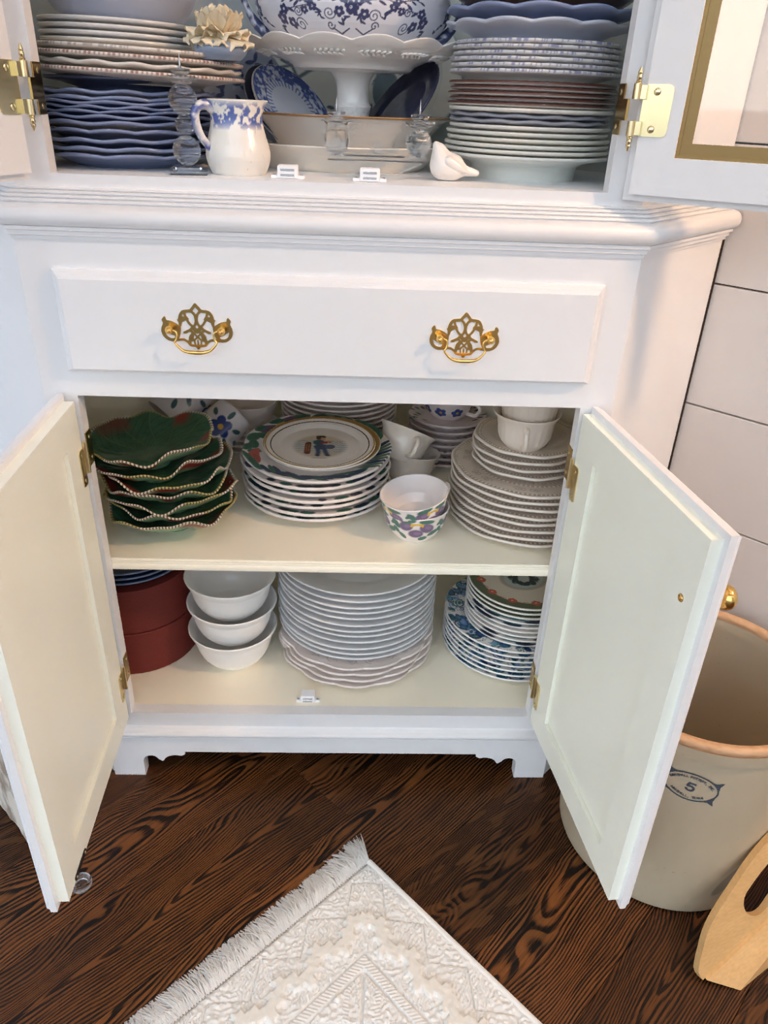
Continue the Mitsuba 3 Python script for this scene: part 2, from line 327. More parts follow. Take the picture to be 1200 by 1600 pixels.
# bracket base with scrolled cut-out
half = [(-.392, 0), (-.337, 0), (-.337, .030)] + [(-.323 + .014 * math.cos(t), .036 + .013 * math.sin(t)) for t in np.linspace(PI, .12 * PI, 9)] + \
       [(-.304, .0355)] + [(-.279 + .022 * math.cos(t), .034 + .016 * math.sin(t)) for t in np.linspace(.95 * PI, .35 * PI, 8)] + [(-.262, .052), (-.262, .0585)]
cut = half + [(-x, z) for x, z in half[::-1]]
bk = sg.Polygon(cut + [(.392, .099), (-.392, .099)]).buffer(0)
obj('bracket_base', xfm(extrude(bk, .022), M4((1, 0, 0), (0, 0, 1), (0, -1, 0), (0, .020, 0))), 'white_paint', H)
for s in (-1, 1):
    # returns to the walls: lower, upper and the plinth
    def wallp(z0, z1, inset, th=.018):
        a = np.array([HW - inset * .4142, inset]); e = np.array([.5735, .1835]); d = np.array([SQ, SQ]); e = a + d * max(.02, ((.76 - .005 - a.sum()) / math.sqrt(2)))
        nrm = np.array([-SQ, SQ]); q = [a, e, e + nrm * th, a + nrm * th]
        V = np.array([(s * x, y, zq) for zq in (z0, z1) for x, y in q]); return trimesh.convex.convex_hull(V)
    obj('side_panel', wallp(0.0, .93, 0.0), 'white_paint', H)
    obj('side_panel', wallp(.9868, 2.05, .016), 'white_paint', H)
INS = [(-.366, .022), (-.5485, .2045), (0, .752), (.5485, .2045), (.366, .022)]   # inside plan
def slab(z0, z1, yf=.022):
    P = [(x, max(y, yf)) for x, y in INS]; P[0] = (-.366 - 0, yf); P[-1] = (.366, yf)
    return xfm(extrude(sg.Polygon(P), z1 - z0), M4(o=(0, 0, z0)))
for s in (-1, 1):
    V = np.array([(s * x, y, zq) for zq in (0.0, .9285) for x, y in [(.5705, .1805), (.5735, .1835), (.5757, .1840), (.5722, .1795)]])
    obj('gap_shade_strip', trimesh.convex.convex_hull(V), 'gap_shade', H, label='dark strip painted as the shade in the wall gap')  # thin solid strip, added as the painted shade of the gap
obj('bottom_panel', slab(.130, .1496, .0205), 'cream_paint', H)
obj('dust_panel', slab(.728, .740), 'cream_paint', H)
obj('counter_panel', slab(.9735, 1.0015, .0365), 'white_paint', H)
obj('top_panel', slab(2.03, 2.05), 'white_paint', H)
def inner(z0, z1, key, yf):
    o = [(x * 1.0, y) for x, y in INS]; V = []; F = []
    ring = [(-.366, yf)] + INS[1:4] + [(.366, yf)]
    line = sg.LineString(ring); band = line.buffer(.004, cap_style=2, join_style=2)
    return xfm(extrude(band, z1 - z0), M4(o=(0, 0, z0)))
obj('lining', inner(.1496, .728, 'cream_paint', .022), 'cream_paint', H)
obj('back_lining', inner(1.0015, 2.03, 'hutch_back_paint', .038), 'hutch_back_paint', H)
# middle shelf with a reeded bullnose edge
prof = [(.06, .450), (.0255, .450), (.0255, .4478), (.0240, .4470), (.0240, .4450), (.0255, .4443), (.0240, .4430), (.0240, .4412), (.0248, .4405)] + \
       [(.0245 - .0022 * math.sin(t), .4345 + .0052 * math.cos(t)) for t in np.linspace(0.2, PI, 7)] + [(.06, .4293)]
V = np.array([(x, y, z) for x in (-.3655, .3655) for y, z in prof]); n = len(prof)
F = [(i, i + 1, n + i + 1, n + i) for i in range(n - 1)]
sh = trimesh.Trimesh(V, tri(F), process=False)
body = tm(slab(.4295, .450, .055))
obj('shelf', join([sh, body]), 'cream_paint', H, smooth=25)
# upper face frame
uf = sg.box(-.3834, .9868, .3834, 2.05).difference(sg.box(-.338, 1.0015, .338, 1.985))
obj('upper_face_frame', xfm(extrude(uf, .022), M4((1, 0, 0), (0, 0, 1), (0, -1, 0), (0, .038, 0))), 'white_paint', H)

# ---- drawer with two pierced brass pulls
def lipped(w0, w1, z0, z1, t=.016):  # drawer front with a stepped ogee edge, front towards -y
    lay = [(0, 0.0), (0, -.006), (.0015, -.0075), (.0038, -.0095), (.0048, -.0105), (.0052, -.0118), (.0075, -.0128), (.0095, -.0145), (.0105, -.016)]
    V, F = [], []
    for i, y in lay: V += [(w0 + i, y, z0 + i * .55), (w1 - i, y, z0 + i * .55), (w1 - i, y, z1 - i), (w0 + i, y, z1 - i)]
    for a in range(len(lay) - 1):
        for j in range(4): F.append((a * 4 + j, a * 4 + (j + 1) % 4, a * 4 + 4 + (j + 1) % 4, a * 4 + 4 + j))
    e = 4 * (len(lay) - 1); F.append((e, e + 1, e + 2, e + 3)); F.append((3, 2, 1, 0))
    return np.array(V), np.array(F)
D = obj('drawer', lipped(-.3485, .3485, .7633, .8944), 'white_paint', H)
def pull(cx, cz, key):
    ls = lambda pts, w: sg.LineString(pts).buffer(w, quad_segs=4)
    L = [ls(spline([(405, 338), (416, 290), (448, 243), (500, 232), (545, 226), (578, 188), (610, 150)], 4), 18),
         sg.Polygon([(372, 336), (420, 330), (430, 300), (500, 300), (520, 330), (480, 345), (430, 372), (418, 420), (395, 440), (388, 370)]),
         ls(spline([(548, 226), (590, 270), (606, 340), (592, 395), (545, 450), (470, 498)], 4), 15),
         ls(spline([(470, 260), (490, 330), (530, 395), (600, 460), (660, 520), (680, 600)], 4), 14),
         ls([(450, 500), (520, 470), (560, 500), (520, 545), (500, 640)], 14), ls([(560, 500), (610, 555), (560, 600)], 11), ls([(540, 440), (610, 500)], 11),
         ls(spline([(345, 602), (430, 590), (490, 625), (520, 660), (610, 672)], 4), 14),
         ls([(565, 590), (575, 665)], 9), ls([(520, 600), (515, 665)], 9), ls([(610, 600), (610, 690)], 10),
         ls(spline([(400, 400), (398, 470), (380, 540), (350, 600)], 4), 11),
         sg.Polygon(spline([(215, 303), (182, 345), (196, 385), (172, 440), (166, 500), (190, 560), (240, 602), (300, 617), (345, 604), (372, 560), (385, 490), (392, 425), (345, 382), (290, 358), (240, 350), (232, 318)], 3)).difference(
             sg.Polygon(spline([(208, 480), (222, 535), (262, 572), (318, 575), (330, 545), (285, 530), (240, 500)], 3)))]
    left = so.unary_union(L); p = left.union(sa.scale(left, -1, 1, origin=(610, 0))).union(sg.Point(610, 690).buffer(22))
    p = sa.affine_transform(p, [.0001022, 0, 0, -.0001022, -.0001022 * 610, .0001022 * 440]).simplify(.00012)
    base = M4((1, 0, 0), (0, 0, 1), (0, -1, 0), (cx, -.0161, cz))
    obj('backplate', xfm(extrude(p, .0016), base), key, D, label='pierced brass backplate with bat wings')
    q = lambda x, y, d: (cx + (x - 610) * .0001022, -.0161 - d, cz - (y - 440) * .0001022)
    for s in (-1, 1):
        a = q(610 + s * 322, 445, 0); b = q(610 + s * 322, 445, .011)
        po = Lathe([(0, .0), (.0045, 0), (.0038, .003), (.003, .006), (.0035, .008), (.0049, .0105), (.0052, .013), (.0042, .016), (.002, .018), (0, .0185)], 20)
        obj('post', xfm(po.mesh, frame_z((0, -1, 0), a)), 'brass', D, smooth=True)
    hp = [(295, 452, .0125), (335, 445, .0125), (372, 462, .013), (384, 505, .0135), (372, 555, .014), (352, 590, .0145), (380, 630, .015), (440, 685, .0155), (520, 708, .016), (610, 712, .016)]
    pts = [q(*h) for h in hp] + [q(1220 - h[0], h[1], h[2]) for h in hp[-2::-1]]
    pts = spline(pts, 3); k = np.linspace(-1, 1, len(pts))
    obj('bail', tube(pts, .0013 + .0013 * np.exp(-(k / .22) ** 2), 10), 'brass', D, smooth=40)
pull(-.1722, .828, 'brass_dark'); pull(.1722, .8265, 'brass')  # left plate in darker brass: its dark reflection is put into the colour

# ---- doors. local frame: x = s along the door from the hinge, y = away from the seen inside face, z up
def door_frame(o, d, side):
    d = np.array([d[0], d[1], 0.0]); d /= np.linalg.norm(d); y = np.cross([0, 0, 1], d) * side
    return M4(d, y, (0, 0, 1), (o[0], o[1], 0))
def flip_ok(mesh, m):
    V, F = xfm(mesh, m); F = tri(F)
    if np.linalg.det(m[:3, :3]) < 0: F = F[:, ::-1]
    return V, F
def ring_prism(x0, x1, z0, z1, a0, a1, b0, b1, y0, y1):
    p = sg.box(x0, z0, x1, z1).difference(sg.box(a0, b0, a1, b1))
    return tm(xfm(extrude(p, y1 - y0), M4((1, 0, 0), (0, 0, 1), (0, -1, 0), (0, y1, 0))))
def screw(m, x, z, y, par, r=.0032):
    h = Lathe([(0, 0), (r, 0), (r * .9, .0008), (r * .4, .0013), (0, .0014)], 14)
    obj('screw', flip_ok(xfm(h.mesh, M4((1, 0, 0), (0, 0, 1), (0, -1, 0), (x, y, z))), m), 'brass_pale', par, smooth=True)
def lower_door(o, d, side, label):
    m = door_frame(o, d, side); k = obj('door', flip_ok(join([
        ring_prism(0, .338, .1496, .7215, .056, .287, .1975, .6715, 0, .014)]), m), 'door_cream', H, label=label)
    obj('panel', flip_ok(box(.0570, .2860, .0058, .011, .1985, .6705, .0003), m), 'door_cream', k)
    lip = [(.0, .014), (.0, .022), (.0025, .0245), (.0035, .028), (.008, .030)]
    V, F = [], []
    for i, y in lay(lip): V += [(-.005 + i, y, .1415 + i), (.347 - i, y, .1415 + i), (.347 - i, y, .7305 - i), (-.005 + i, y, .7305 - i)]
    nl = len(lip)
    for a in range(nl - 1):
        for j in range(4): F.append((a * 4 + j, a * 4 + 4 + j, a * 4 + 4 + (j + 1) % 4, a * 4 + (j + 1) % 4))
    e = 4 * (nl - 1); F += [(e + 3, e + 2, e + 1, e), (0, 1, 2, 3)]
    obj('front_lip', flip_ok((np.array(V), tri(np.array(F))), m), 'white_paint', k)
    return k, m
def lay(l): return l
def leaf_plate(x0, x1, z0, z1, y0, y1, r=.004):
    return tm(xfm(extrude(sg.box(x0 + r, z0 + r, x1 - r, z1 - r).buffer(r, quad_segs=4), y1 - y0), M4((1, 0, 0), (0, 0, 1), (0, -1, 0), (0, y1, 0))))
def lower_hinge(k, m, zc, side, sgn):
    # leaf on the door's inside face, knuckle, leaf on the frame's edge
    parts = [leaf_plate(.002, .019, zc - .034, zc + .020, -.0016, 0), trimesh.creation.cylinder(.0032, .046, sections=14)]
    parts[1].apply_translation((-.0015, -.0036, zc + .004))
    hk = obj('hinge', flip_ok(join(parts), m), 'brass_pale', k, smooth=30, label='brass cabinet hinge')
    for zq in (zc - .026, zc + .012): screw(m, .0105, zq, -.0016, k)
    x0 = sgn * .3447
    pl = box(min(x0, x0 - sgn * .0016), max(x0, x0 - sgn * .0016), .001, .020, zc - .014, zc + .036, .0003)
    obj('hinge_leaf', pl, 'brass_dark', k, label='dark brass hinge leaf on the frame edge')
    for zq in (zc - .004, zc + .027):
        h = Lathe([(0, 0), (.0032, 0), (.0028, .0008), (.0013, .0013), (0, .0014)], 14)
        obj('screw', xfm(h.mesh, frame_z((-sgn, 0, 0), (x0 - sgn * .0016, .012, zq))), 'brass_pale', k, smooth=True)
dr_, mr = lower_door((.3468, -.0104), (.126, -.992), 1, 'open lower right door with recessed panel seen from inside')
for zc in (.626, .223): lower_hinge(dr_, mr, zc, 1, 1)
kn = Lathe(spline([(0, 0), (.008, 0), (.0065, .003), (.0045, .007), (.0055, .011), (.0115, .016), (.0145, .022), (.0125, .029), (.006, .0325), (0, .0335)], 3), 28)
obj('knob', flip_ok(xfm(kn.mesh, M4((1, 0, 0), (0, 0, 1), (0, 1, 0), (.3156, .0298, .633))), mr), 'brass', dr_, smooth=True, label='round brass knob')
sw = Lathe([(0, 0), (.0048, 0), (.0044, .0012), (.0025, .0024), (0, .0027)], 18)
obj('knob_screw', flip_ok(xfm(sw.mesh, M4((1, 0, 0), (0, 0, 1), (0, -1, 0), (.3156, 0, .6358))), mr), 'brass', dr_, smooth=True)
dl_, ml = lower_door((-.3468, -.0104), (.0419, -.999), -1, 'open lower left door with recessed panel seen from inside')
for zc in (.634, .232): lower_hinge(dl_, ml, zc, -1, -1)
obj('knob', flip_ok(xfm(kn.mesh, M4((1, 0, 0), (0, 0, 1), (0, 1, 0), (.3156, .0298, .633))), ml), 'brass', dl_, smooth=True)
obj('catch_plate', flip_ok(leaf_plate(.262, .310, .1505, .1575, -.0014, 0, .0025), ml), 'black_metal', dl_, label='black metal catch plate')
for xq in (.267, .305): screw(ml, xq, .154, -.0014, dl_, .002)

def upper_door(o, d, side, label):
    m = door_frame(o, d, side)
    z0, z1, w = 1.0035, 1.975, .335; a0, a1, b0, b1 = .044, w - .044, 1.045, 1.93
    k = obj('door', flip_ok(ring_prism(0, w, z0, z1, a0, a1, b0, b1, 0, .012), m), 'white_paint', H, label=label)
    obj('front_lip', flip_ok(join([ring_prism(-.008, w + .008, z0 - .008, z1 + .008, a0 - .004, a1 + .004, b0 - .004, b1 + .004, .012, .017), ring_prism(-.0055, w + .0055, z0 - .0055, z1 + .0055, a0 - .001, a1 + .001, b0 - .001, b1 + .001, .017, .022)]), m), 'white_paint', k)
    bd = .0155
    obj('glass_bead', flip_ok(join([ring_prism(a0, a1, b0, b1, a0 + bd, a1 - bd, b0 + bd, b1 - bd, .006, .0105), ring_prism(a0, a1, b0, b1, a0 + .004, a1 - .004, b0 + .004, b1 - .004, .004, .006)]), m), 'bronze_bead', k, label='gold bronze bead round the glass')
    V = np.array([(a0, .0122, b0), (a1, .0122, b0), (a1, .0122, b1), (a0, .0122, b1)])
    obj('glass_pane', flip_ok((V, np.array([[0, 1, 2], [0, 2, 3]])), m), 'pane_glass', k)
    return k, m
def fancy_hinge(k, m, zc, frame_x, sgn):
    parts = [leaf_plate(-.002, .0305, zc - .0265, zc + .0265, -.0016, 0, .006)]
    cx, cy = -.009, -.006
    for zs in ((-.0265, -.011), (.011, .0265)):
        c = trimesh.creation.cylinder(.0046, zs[1] - zs[0], sections=16); c.apply_translation((cx, cy, zc + sum(zs) / 2)); parts.append(c)
    parts.append(tm(box(cx + .003, .002, cy - .001, -.0002, zc - .0255, zc - .011, .0003))); parts.append(tm(box(cx + .003, .002, cy - .001, -.0002, zc + .011, zc + .0255, .0003)))
    fin = Lathe([(0, 0), (.0026, 0), (.0034, .002), (.0022, .0035), (.0030, .006), (.0022, .009), (.0028, .0105), (.0018, .013), (.0008, .016), (0, .0165)], 14)
    parts += [tm(xfm(fin.mesh, M4(o=(cx, cy, zc + .0265)))), tm(xfm(fin.mesh, M4((1, 0, 0), (0, -1, 0), (0, 0, -1), (cx, cy, zc - .0265))))]
    obj('hinge', flip_ok(join(parts), m), 'brass_pale', k, smooth=30, label='brass butterfly hinge with finial tips')
    for zq in (zc - .019, zc + .019): screw(m, .0125, zq, -.0016, k, .004)
    cc = (m @ np.array([cx, cy, 0, 1]))[:2]
    x0 = sgn * .338
    lf = box(min(x0, x0 - sgn * .0016), max(x0, x0 - sgn * .0016), .010, .034, zc - .0265, zc + .0265, .0004)
    br = box(min(x0, x0 - sgn * .003), max(x0, x0 - sgn * .003), cc[1], .012, zc - .011, zc + .011, .0003)
    obj('hinge_leaf', join([lf, br]), 'brass_dark', k)
    for zq in (zc - .018, zc + .018):
        h = Lathe([(0, 0), (.0036, 0), (.0032, .0008), (.0015, .0013), (0, .0014)], 14)
        obj('screw', xfm(h.mesh, frame_z((-sgn, 0, 0), (x0 - sgn * .0016, .023, zq))), 'brass_pale', k, smooth=True)
ur, mur = upper_door((.355, -.010), (.883, -.469), 1, 'open glazed upper right door')
ul, mul = upper_door((-.349, -.012), (-.37, -.93), -1, 'open glazed upper left door')
for zc in (1.092, 1.86): fancy_hinge(ur, mur, zc, .338, 1)
for zc in (1.090, 1.86): fancy_hinge(ul, mul, zc, -.338, -1)

# ---- white magnetic catches
def catch(cx, cy, z):
    ms = [box(cx - .021, cx + .021, cy - .005, cy + .005, z, z + .0042, .0008), box(cx - .0125, cx + .0125, cy - .007, cy + .012, z + .0005, z + .0155, .0012)]
    k = obj('magnetic_catch', join(ms), 'white_plastic', H, label='white magnetic catch')
    for zq in (z + .0045, z + .0105): obj('strike', box(cx - .0085, cx + .0085, cy - .0082, cy - .006, zq - .0012, zq + .0012, .0003), 'steel', k)
    for s in (-1, 1): obj('screw', xfm(Lathe([(0, 0), (.0024, 0), (.002, .0008), (0, .0012)], 12).mesh, M4(o=(cx + s * .017, cy, z + .0042))), 'steel', k, smooth=True)
catch(-.0574, .050, 1.0015); catch(.045, .047, 1.0015); catch(-.0432, .034, .1496)

# ------------------------------------------------------------------ plates
def plate_prof(R, h, s, t, foot, well):
    f0 = s - t
    m = well + (R - well) * .33
    hm = f0 + (h - t - f0) * .52
    b = [(0, f0), (foot - .007, f0), (foot - .0055, 0.0003), (foot - .004, 0), (foot - .001, 0), (foot, .0004), (foot + .002, f0 * .8 + .0002), (well, f0 + .0004), (m, hm), (R - .006, h - t - .0006), (R - .0012, h - t * .95), (R, h - t * .5), (R - .0008, h - t * .12), (R - .0022, h)]
    tp = [(R - .006, h - .0010), (m, hm + t), (well - .001, s + .0003), (well - .006, s), (foot * .5, s), (0, s)]
    return b + tp
def scallop(n, ar, az=0., sharp=0., R=1., r0=.6, ph=0.):
    def f(r, th, z):
        w = np.clip((r / R - r0) / (1 - r0), 0, 1) ** 2; c = np.abs(np.cos(n * (th + ph) / 2)) if sharp else .5 + .5 * np.cos(n * (th + ph))
        return r + w * ar * (c - .6), z + w * az * (c - .5)
    return f
CACHE = {}
def rest(name, k): return k
def put_plate(name, plyd, x, y, z, rot, label, cat, group, tilt=None, parent=None):
    m = Rz(rot, (x, y, z))
    if tilt: m = M4(o=(x, y, z)) @ np.array(trimesh.transformations.rotation_matrix(math.radians(tilt[1]), tilt[0])) @ Rz(rot)
    return obj(name, None, None, parent, xf=m, plyd=plyd, label=label, cat=cat, group=group)

# ---- bottom shelf: white plates on scalloped plates
ws = Lathe(plate_prof(.1465, .019, .0133, .005, .085, .098), 240, mod=scallop(12, .009, .0045, 1, .1465, .78))
P = Paint(ws.V[:, 0], ws.V[:, 1], (.72, .66, .62), ws.top & (ws.r0 > .10))
dk = (.40, .36, .34)
for i in range(24):
    a = i * 2 * PI / 24; P.spiral(.124 * math.cos(a), .124 * math.sin(a), .010, .0006, dk, 1.3, a, 1 if i % 2 else -1)
dl = np.abs(ws.r - np.interp(ws.th, np.linspace(0, 2 * PI, 5), [.1, .1, .1, .1, .1]))
# fine mesh for the print
wsf = Lathe(plate_prof(.1465, .019, .0133, .005, .085, .098), 640, res=.0016, mod=scallop(12, .009, .0045, 1, .1465, .78))
P = Paint(wsf.V[:, 0], wsf.V[:, 1], (.73, .665, .63), wsf.top & (wsf.r0 > .10))
for i in range(22):
    a = i * 2 * PI / 22; x, y = .121 * math.cos(a), .121 * math.sin(a)
    P.spiral(x, y, .011, .0006, dk, 1.4, a, 1 if i % 2 else -1); P.line([(x * .9, y * .9), (x * 1.0 - y * .06, y + x * .06), (x * 1.07 - y * .1, y * 1.07 + x * .1)], .0005, dk)
edge = wsf.top & (wsf.r0 > .1435)
wsd = mikit.ply(wsf.mesh, 'painted_ceramic', smooth=True, color=P.c)
for k in range(4): put_plate('scalloped_plate', wsd, .040, .197, .1496 + .0133 * k, 7 * k, f'grey-white scalloped plate, {ordn(k, 4)} of four under the smooth white plates', 'plate', 'scalloped plates on the bottom shelf')
wd = mikit.ply(Lathe(plate_prof(.1485, .022, .0125, .0045, .085, .100), 128).mesh, 'porcelain_grey', smooth=True)
for k in range(12): put_plate('dinner_plate', wd, .0405 + .0012 * math.sin(k * 2.1), .206 + .002 * math.cos(k * 1.7), .1496 + .0532 + .0125 * k, 13 * k, f'smooth white dinner plate, {ordn(k, 12)} of the tall bottom shelf stack', 'plate', 'smooth white plates on the bottom shelf')

# ---- bottom shelf: three white bowls
bp = spline([(0, .005), (.034, .005), (.036, 0), (.040, 0), (.0425, .003), (.051, .010), (.0610, .023), (.0680, .040), (.0718, .058), (.0728, .064), (.0758, .0668), (.0785, .0712), (.0812, .0772), (.0812, .0794), (.0796, .0804), (.0775, .0780), (.0730, .0690), (.0695, .062), (.0650, .042), (.0575, .026), (.047, .0150), (.036, .0095), (0, .0090)], 3)
bd = mikit.ply(Lathe(bp, 128).mesh, 'porcelain_white', smooth=True)
for k, (x, y, zz_, tl) in enumerate([(-.1890, .1520, 0, None), (-.1890, .1530, .0555, ((0, 1, 0), 1.2)), (-.1885, .1545, .111, ((0, 1, 0), .8))]):
    put_plate('deep_bowl', bd, x, y, .1496 + zz_, 0, f'deep white bowl, {["bottom", "middle", "topmost"][k]} of three stacked beside the red boxes', 'bowl', 'white bowls on the bottom shelf', tl)
# ---- red round boxes and blue plates
def rbox(z, name):
    x, y, R = -.380, .2065, .1120
    k = thing('round_box', f'dark red round paper box with lid, {name} of two in the bottom left corner', 'box', 'red round boxes')
    obj('box_body', Lathe([(0, 0), (R - .004, 0), (R - .0025, .001), (R - .0025, .058), (R - .004, .058), (R - .004, .004), (0, .004)], 96).mesh, 'red_paper', k, smooth=30, xf=M4(o=(x, y, z)))
    obj('lid', Lathe([(0, .0885), (R - .0022, .0885), (R - .0022, .055), (R, .055), (R + .0005, .0885), (R + .0005, .0895), (R - .001, .0915), (0, .0915)], 96).mesh, 'red_paper', k, smooth=30, xf=M4(o=(x, y, z)))
rbox(.1496, 'bottom'); rbox(.1496 + .0918, 'topmost')
bl = Lathe(plate_prof(.108, .015, .010, .004, .07, .085), 128)
bcol = np.where((bl.r0 > .102)[:, None], (.09, .13, .22), (.022, .04, .10))
bpd = mikit.ply(bl.mesh, 'painted_ceramic', smooth=True, color=bcol)
for k in range(3): put_plate('blue_plate', bpd, -.380, .2065, .1496 + .0918 * 2 + .010 * k, 20 * k, f'dark blue plate, {ordn(k, 3) if k else "lowest"} of three on the red round boxes', 'plate', 'dark blue plates on the red boxes')

# ---- bottom shelf right: blue patterned plates, white plates, green rim plates
def paisley(L, seed, rmin, cols, n=70, R=.13, base=(.74, .73, .70)):
    r = random.Random(seed); P = Paint(L.V[:, 0], L.V[:, 1], base, L.top)
    for i in range(n):
        a = r.uniform(0, 2 * PI); q = math.sqrt(r.uniform((rmin / R) ** 2, 1)) * R; x, y = q * math.cos(a), q * math.sin(a); w = r.uniform(.006, .016); an = r.uniform(0, PI)
        cc = [cols[r.randrange(len(cols))] for _ in range(4)]
        P.ell(x, y, w, w * .62, an, cc[0], .12); P.ell(x, y, w * .78, w * .45, an, cc[1], .12); P.ell(x + w * .1, y, w * .5, w * .28, an, cc[2], .15); P.ell(x + w * .1, y, w * .22, w * .14, an, cc[3], .2)
        for j in range(9):
            t = an + j * .35; P.ell(x + w * 1.25 * math.cos(t), y + w * .95 * math.sin(t), .0011, .0011, 0, cols[0])
    for i in range(14):
        a = r.uniform(0, 2 * PI); q = r.uniform(rmin, R); P.flower(q * math.cos(a), q * math.sin(a), .010, (.02, .07, .16), (.10, .28, .25), 4, a)
        P.flower(q * math.cos(a), q * math.sin(a), .006, (.05, .16, .30), (.10, .28, .25), 4, a)
    return P.c
BC = [(.012, .03, .09), (.03, .10, .26), (.12, .25, .45), (.02, .13, .15), (.70, .69, .66), (.06, .20, .17), (.20, .34, .55)]
bpf = Lathe(plate_prof(.1345, .018, .0109, .0042, .08, .094), 720, res=.0013)
c = paisley(bpf, 3, .07, BC, 190, .132); c[(bpf.r0 > .1325)] = (.76, .75, .73); under = ~bpf.top; c[under] = (.72, .72, .72)
bpfd = mikit.ply(bpf.mesh, 'painted_ceramic', smooth=True, color=c)
for k in range(7): put_plate('patterned_plate', bpfd, .346, .2065, .1496 + .0109 * k, 50 * k + 190, f'blue paisley plate, {ordn(k, 7)} of seven at the bottom shelf right', 'plate', 'blue paisley plates')
sp = Lathe(plate_prof(.1045, .0125, .0098, .004, .065, .076), 360, res=.004)
r_ = random.Random(5); P = Paint(sp.V[:, 0], sp.V[:, 1], (.76, .74, .71), sp.top & (sp.r0 > .076))
for i in range(9):
    a = r_.uniform(0, 2 * PI); P.ell(.099 * math.cos(a), .099 * math.sin(a), .005, .018, a, (.02, .035, .07)); a += .5; P.ell(.094 * math.cos(a), .094 * math.sin(a), .004, .02, a, (.06, .22, .24))
spd = mikit.ply(sp.mesh, 'painted_ceramic', smooth=True, color=P.c)
zb = .1496 + .0109 * 7
for k in range(6): put_plate('side_plate', spd, .352, .19, zb + .0098 * k, 60 * k, f'white side plate, {ORD[5 - k]} of six below the green rimmed plates', 'plate', 'white side plates at the right of the bottom shelf')
gp = Lathe(plate_prof(.1045, .0135, .0098, .004, .065, .076), 600, res=.0012)
P = Paint(gp.V[:, 0], gp.V[:, 1], (.66, .60, .50), gp.top); rr_ = gp.r0; th_ = gp.th
hat = .5 + .5 * np.sin(th_ * 170 + np.sin(rr_ * 500) * .8)
P.put(((rr_ > .083) & (rr_ < .102)) * 1.0, (.14, .17, .11)); P.put(((rr_ > .085) & (rr_ < .100)) * hat * .7, (.05, .085, .04))
for i in range(12):
    a = i * 2 * PI / 12 + .2; x, y = .081 * math.cos(a), .081 * math.sin(a); P.flower(x, y, .0085, (.50, .10, .06), (.75, .62, .48), 6, a, .5); P.line([(x, y), (.083 * math.cos(a + .2), .083 * math.sin(a + .2)), (.079 * math.cos(a + .35), .079 * math.sin(a + .35))], .0009, (.45, .12, .08))
P.ell(0, 0, .044, .036, .4, (.25, .13, .08)); P.ell(0, 0, .042, .034, .4, (.42, .48, .45))
for i in range(10): a = i * .63; P.ell(.02 * math.cos(a), .018 * math.sin(a), .010, .006, a * 2, (.03, .05, .06)); P.ell(.024 * math.cos(a + .3), .02 * math.sin(a + .3), .005, .003, a, (.10, .16, .14))
P.put((rr_ > .102) * 1.0, (.74, .72, .68)); P.c[~gp.top] = (.74, .72, .68)
gpd = mikit.ply(gp.mesh, 'painted_ceramic', smooth=True, color=P.c)
for k in range(3): put_plate('green_rim_plate', gpd, .352, .19, zb + .0098 * (6 + k), 77 * k + 20, f'green rimmed plate with red flowers, {["lowest", "middle", "topmost"][k]} of three on the right stack', 'plate', 'green rimmed plates')

# ---- middle shelf: floral plates
flp = plate_prof(.1315, .023, .0127, .0058, .08, .090)
fl = Lathe(flp, 900, res=.0012, mod=scallop(9, .003, .0015, 0, .1315, .8))
WHT = (.72, .665, .63)
def floral(L):
    P = Paint(L.V[:, 0], L.V[:, 1], WHT, L.top)
    at = lambda deg, r: (r * math.cos(math.radians(deg)), r * math.sin(math.radians(deg)))
    GR, PU, BL = (.035, .13, .095), (.13, .075, .15), (.015, .045, .11)
    def petal(deg, r, a, b, tw, c):
        a, b = a * 1.3, b * 1.3; x, y = at(deg, r); P.ell(x, y, a, b, math.radians(deg + tw), c, .12)
        for q in (-.35, .0, .35): P.ell(x + q * b * math.sin(math.radians(deg + tw)) * -1, y + q * b * math.cos(math.radians(deg + tw)), a * .8, b * .08, math.radians(deg + tw), tuple(v * .55 for v in c), .5)
    for deg, r, a, b, tw in [(143, .108, .020, .011, 60), (119, .113, .021, .011, 100)]: petal(deg, r, a, b, tw, PU)
    x, y = at(130, .109); P.flower(x, y, .012, (.55, .33, .06), (.30, .12, .03), 5)
    for deg, r, a, b, tw in [(166, .119, .013, .008, 80), (158, .105, .012, .008, 20), (178, .112, .012, .007, 100), (184, .121, .012, .007, 60), (191, .110, .010, .006, 20), (150, .124, .010, .006, 90), (106, .124, .012, .007, 90), (131, .124, .012, .006, 80)]: petal(deg, r, a, b, tw, GR)
    for q in (-.5, 0, .5): petal(200 + q * 9, .112, .017, .006, 70 + q * 20, (.40, .09, .085))
    petal(210, .123, .030, .005, 92, GR)
    for i in range(16): dg = 74 + i * 2.0; x, y = at(dg, .106 + .008 * math.sin(i * 2.3)); P.ell(x, y, .0042, .0042, 0, (.25, .05, .08) if i % 3 else (.02, .04, .05))
    for i in range(5): petal(64 + i * 7, .118, .013, .008, 60 + i * 15, (.10, .17, .13) if i % 2 else (.025, .06, .05))
    for i in range(6): petal(22 + i * 6, .114 + .006 * (i % 2), .014, .009, 50 + i * 12, GR)
    for i in range(9): x, y = at(20 + i * 3.2, .105 + .006 * math.sin(i * 1.9)); P.ell(x, y, .0035, .0035, 0, (.17, .05, .10))
    for i in range(9): petal(6 - i * 5.5, .117, .016, .0035, 35, (.10, .16, .13) if i % 3 else BL)
    for i in range(26): petal(-48 - i * 3.4, .113 + .007 * math.sin(i * 1.3), .014, .0036, 78 + 18 * math.sin(i), BL if i % 4 else GR)
    return P.c
fld = mikit.ply(fl.mesh, 'painted_ceramic', smooth=True, color=floral(fl))
fl2 = Lathe(flp, 420, res=.003, mod=scallop(9, .003, .0015, 0, .1315, .8))
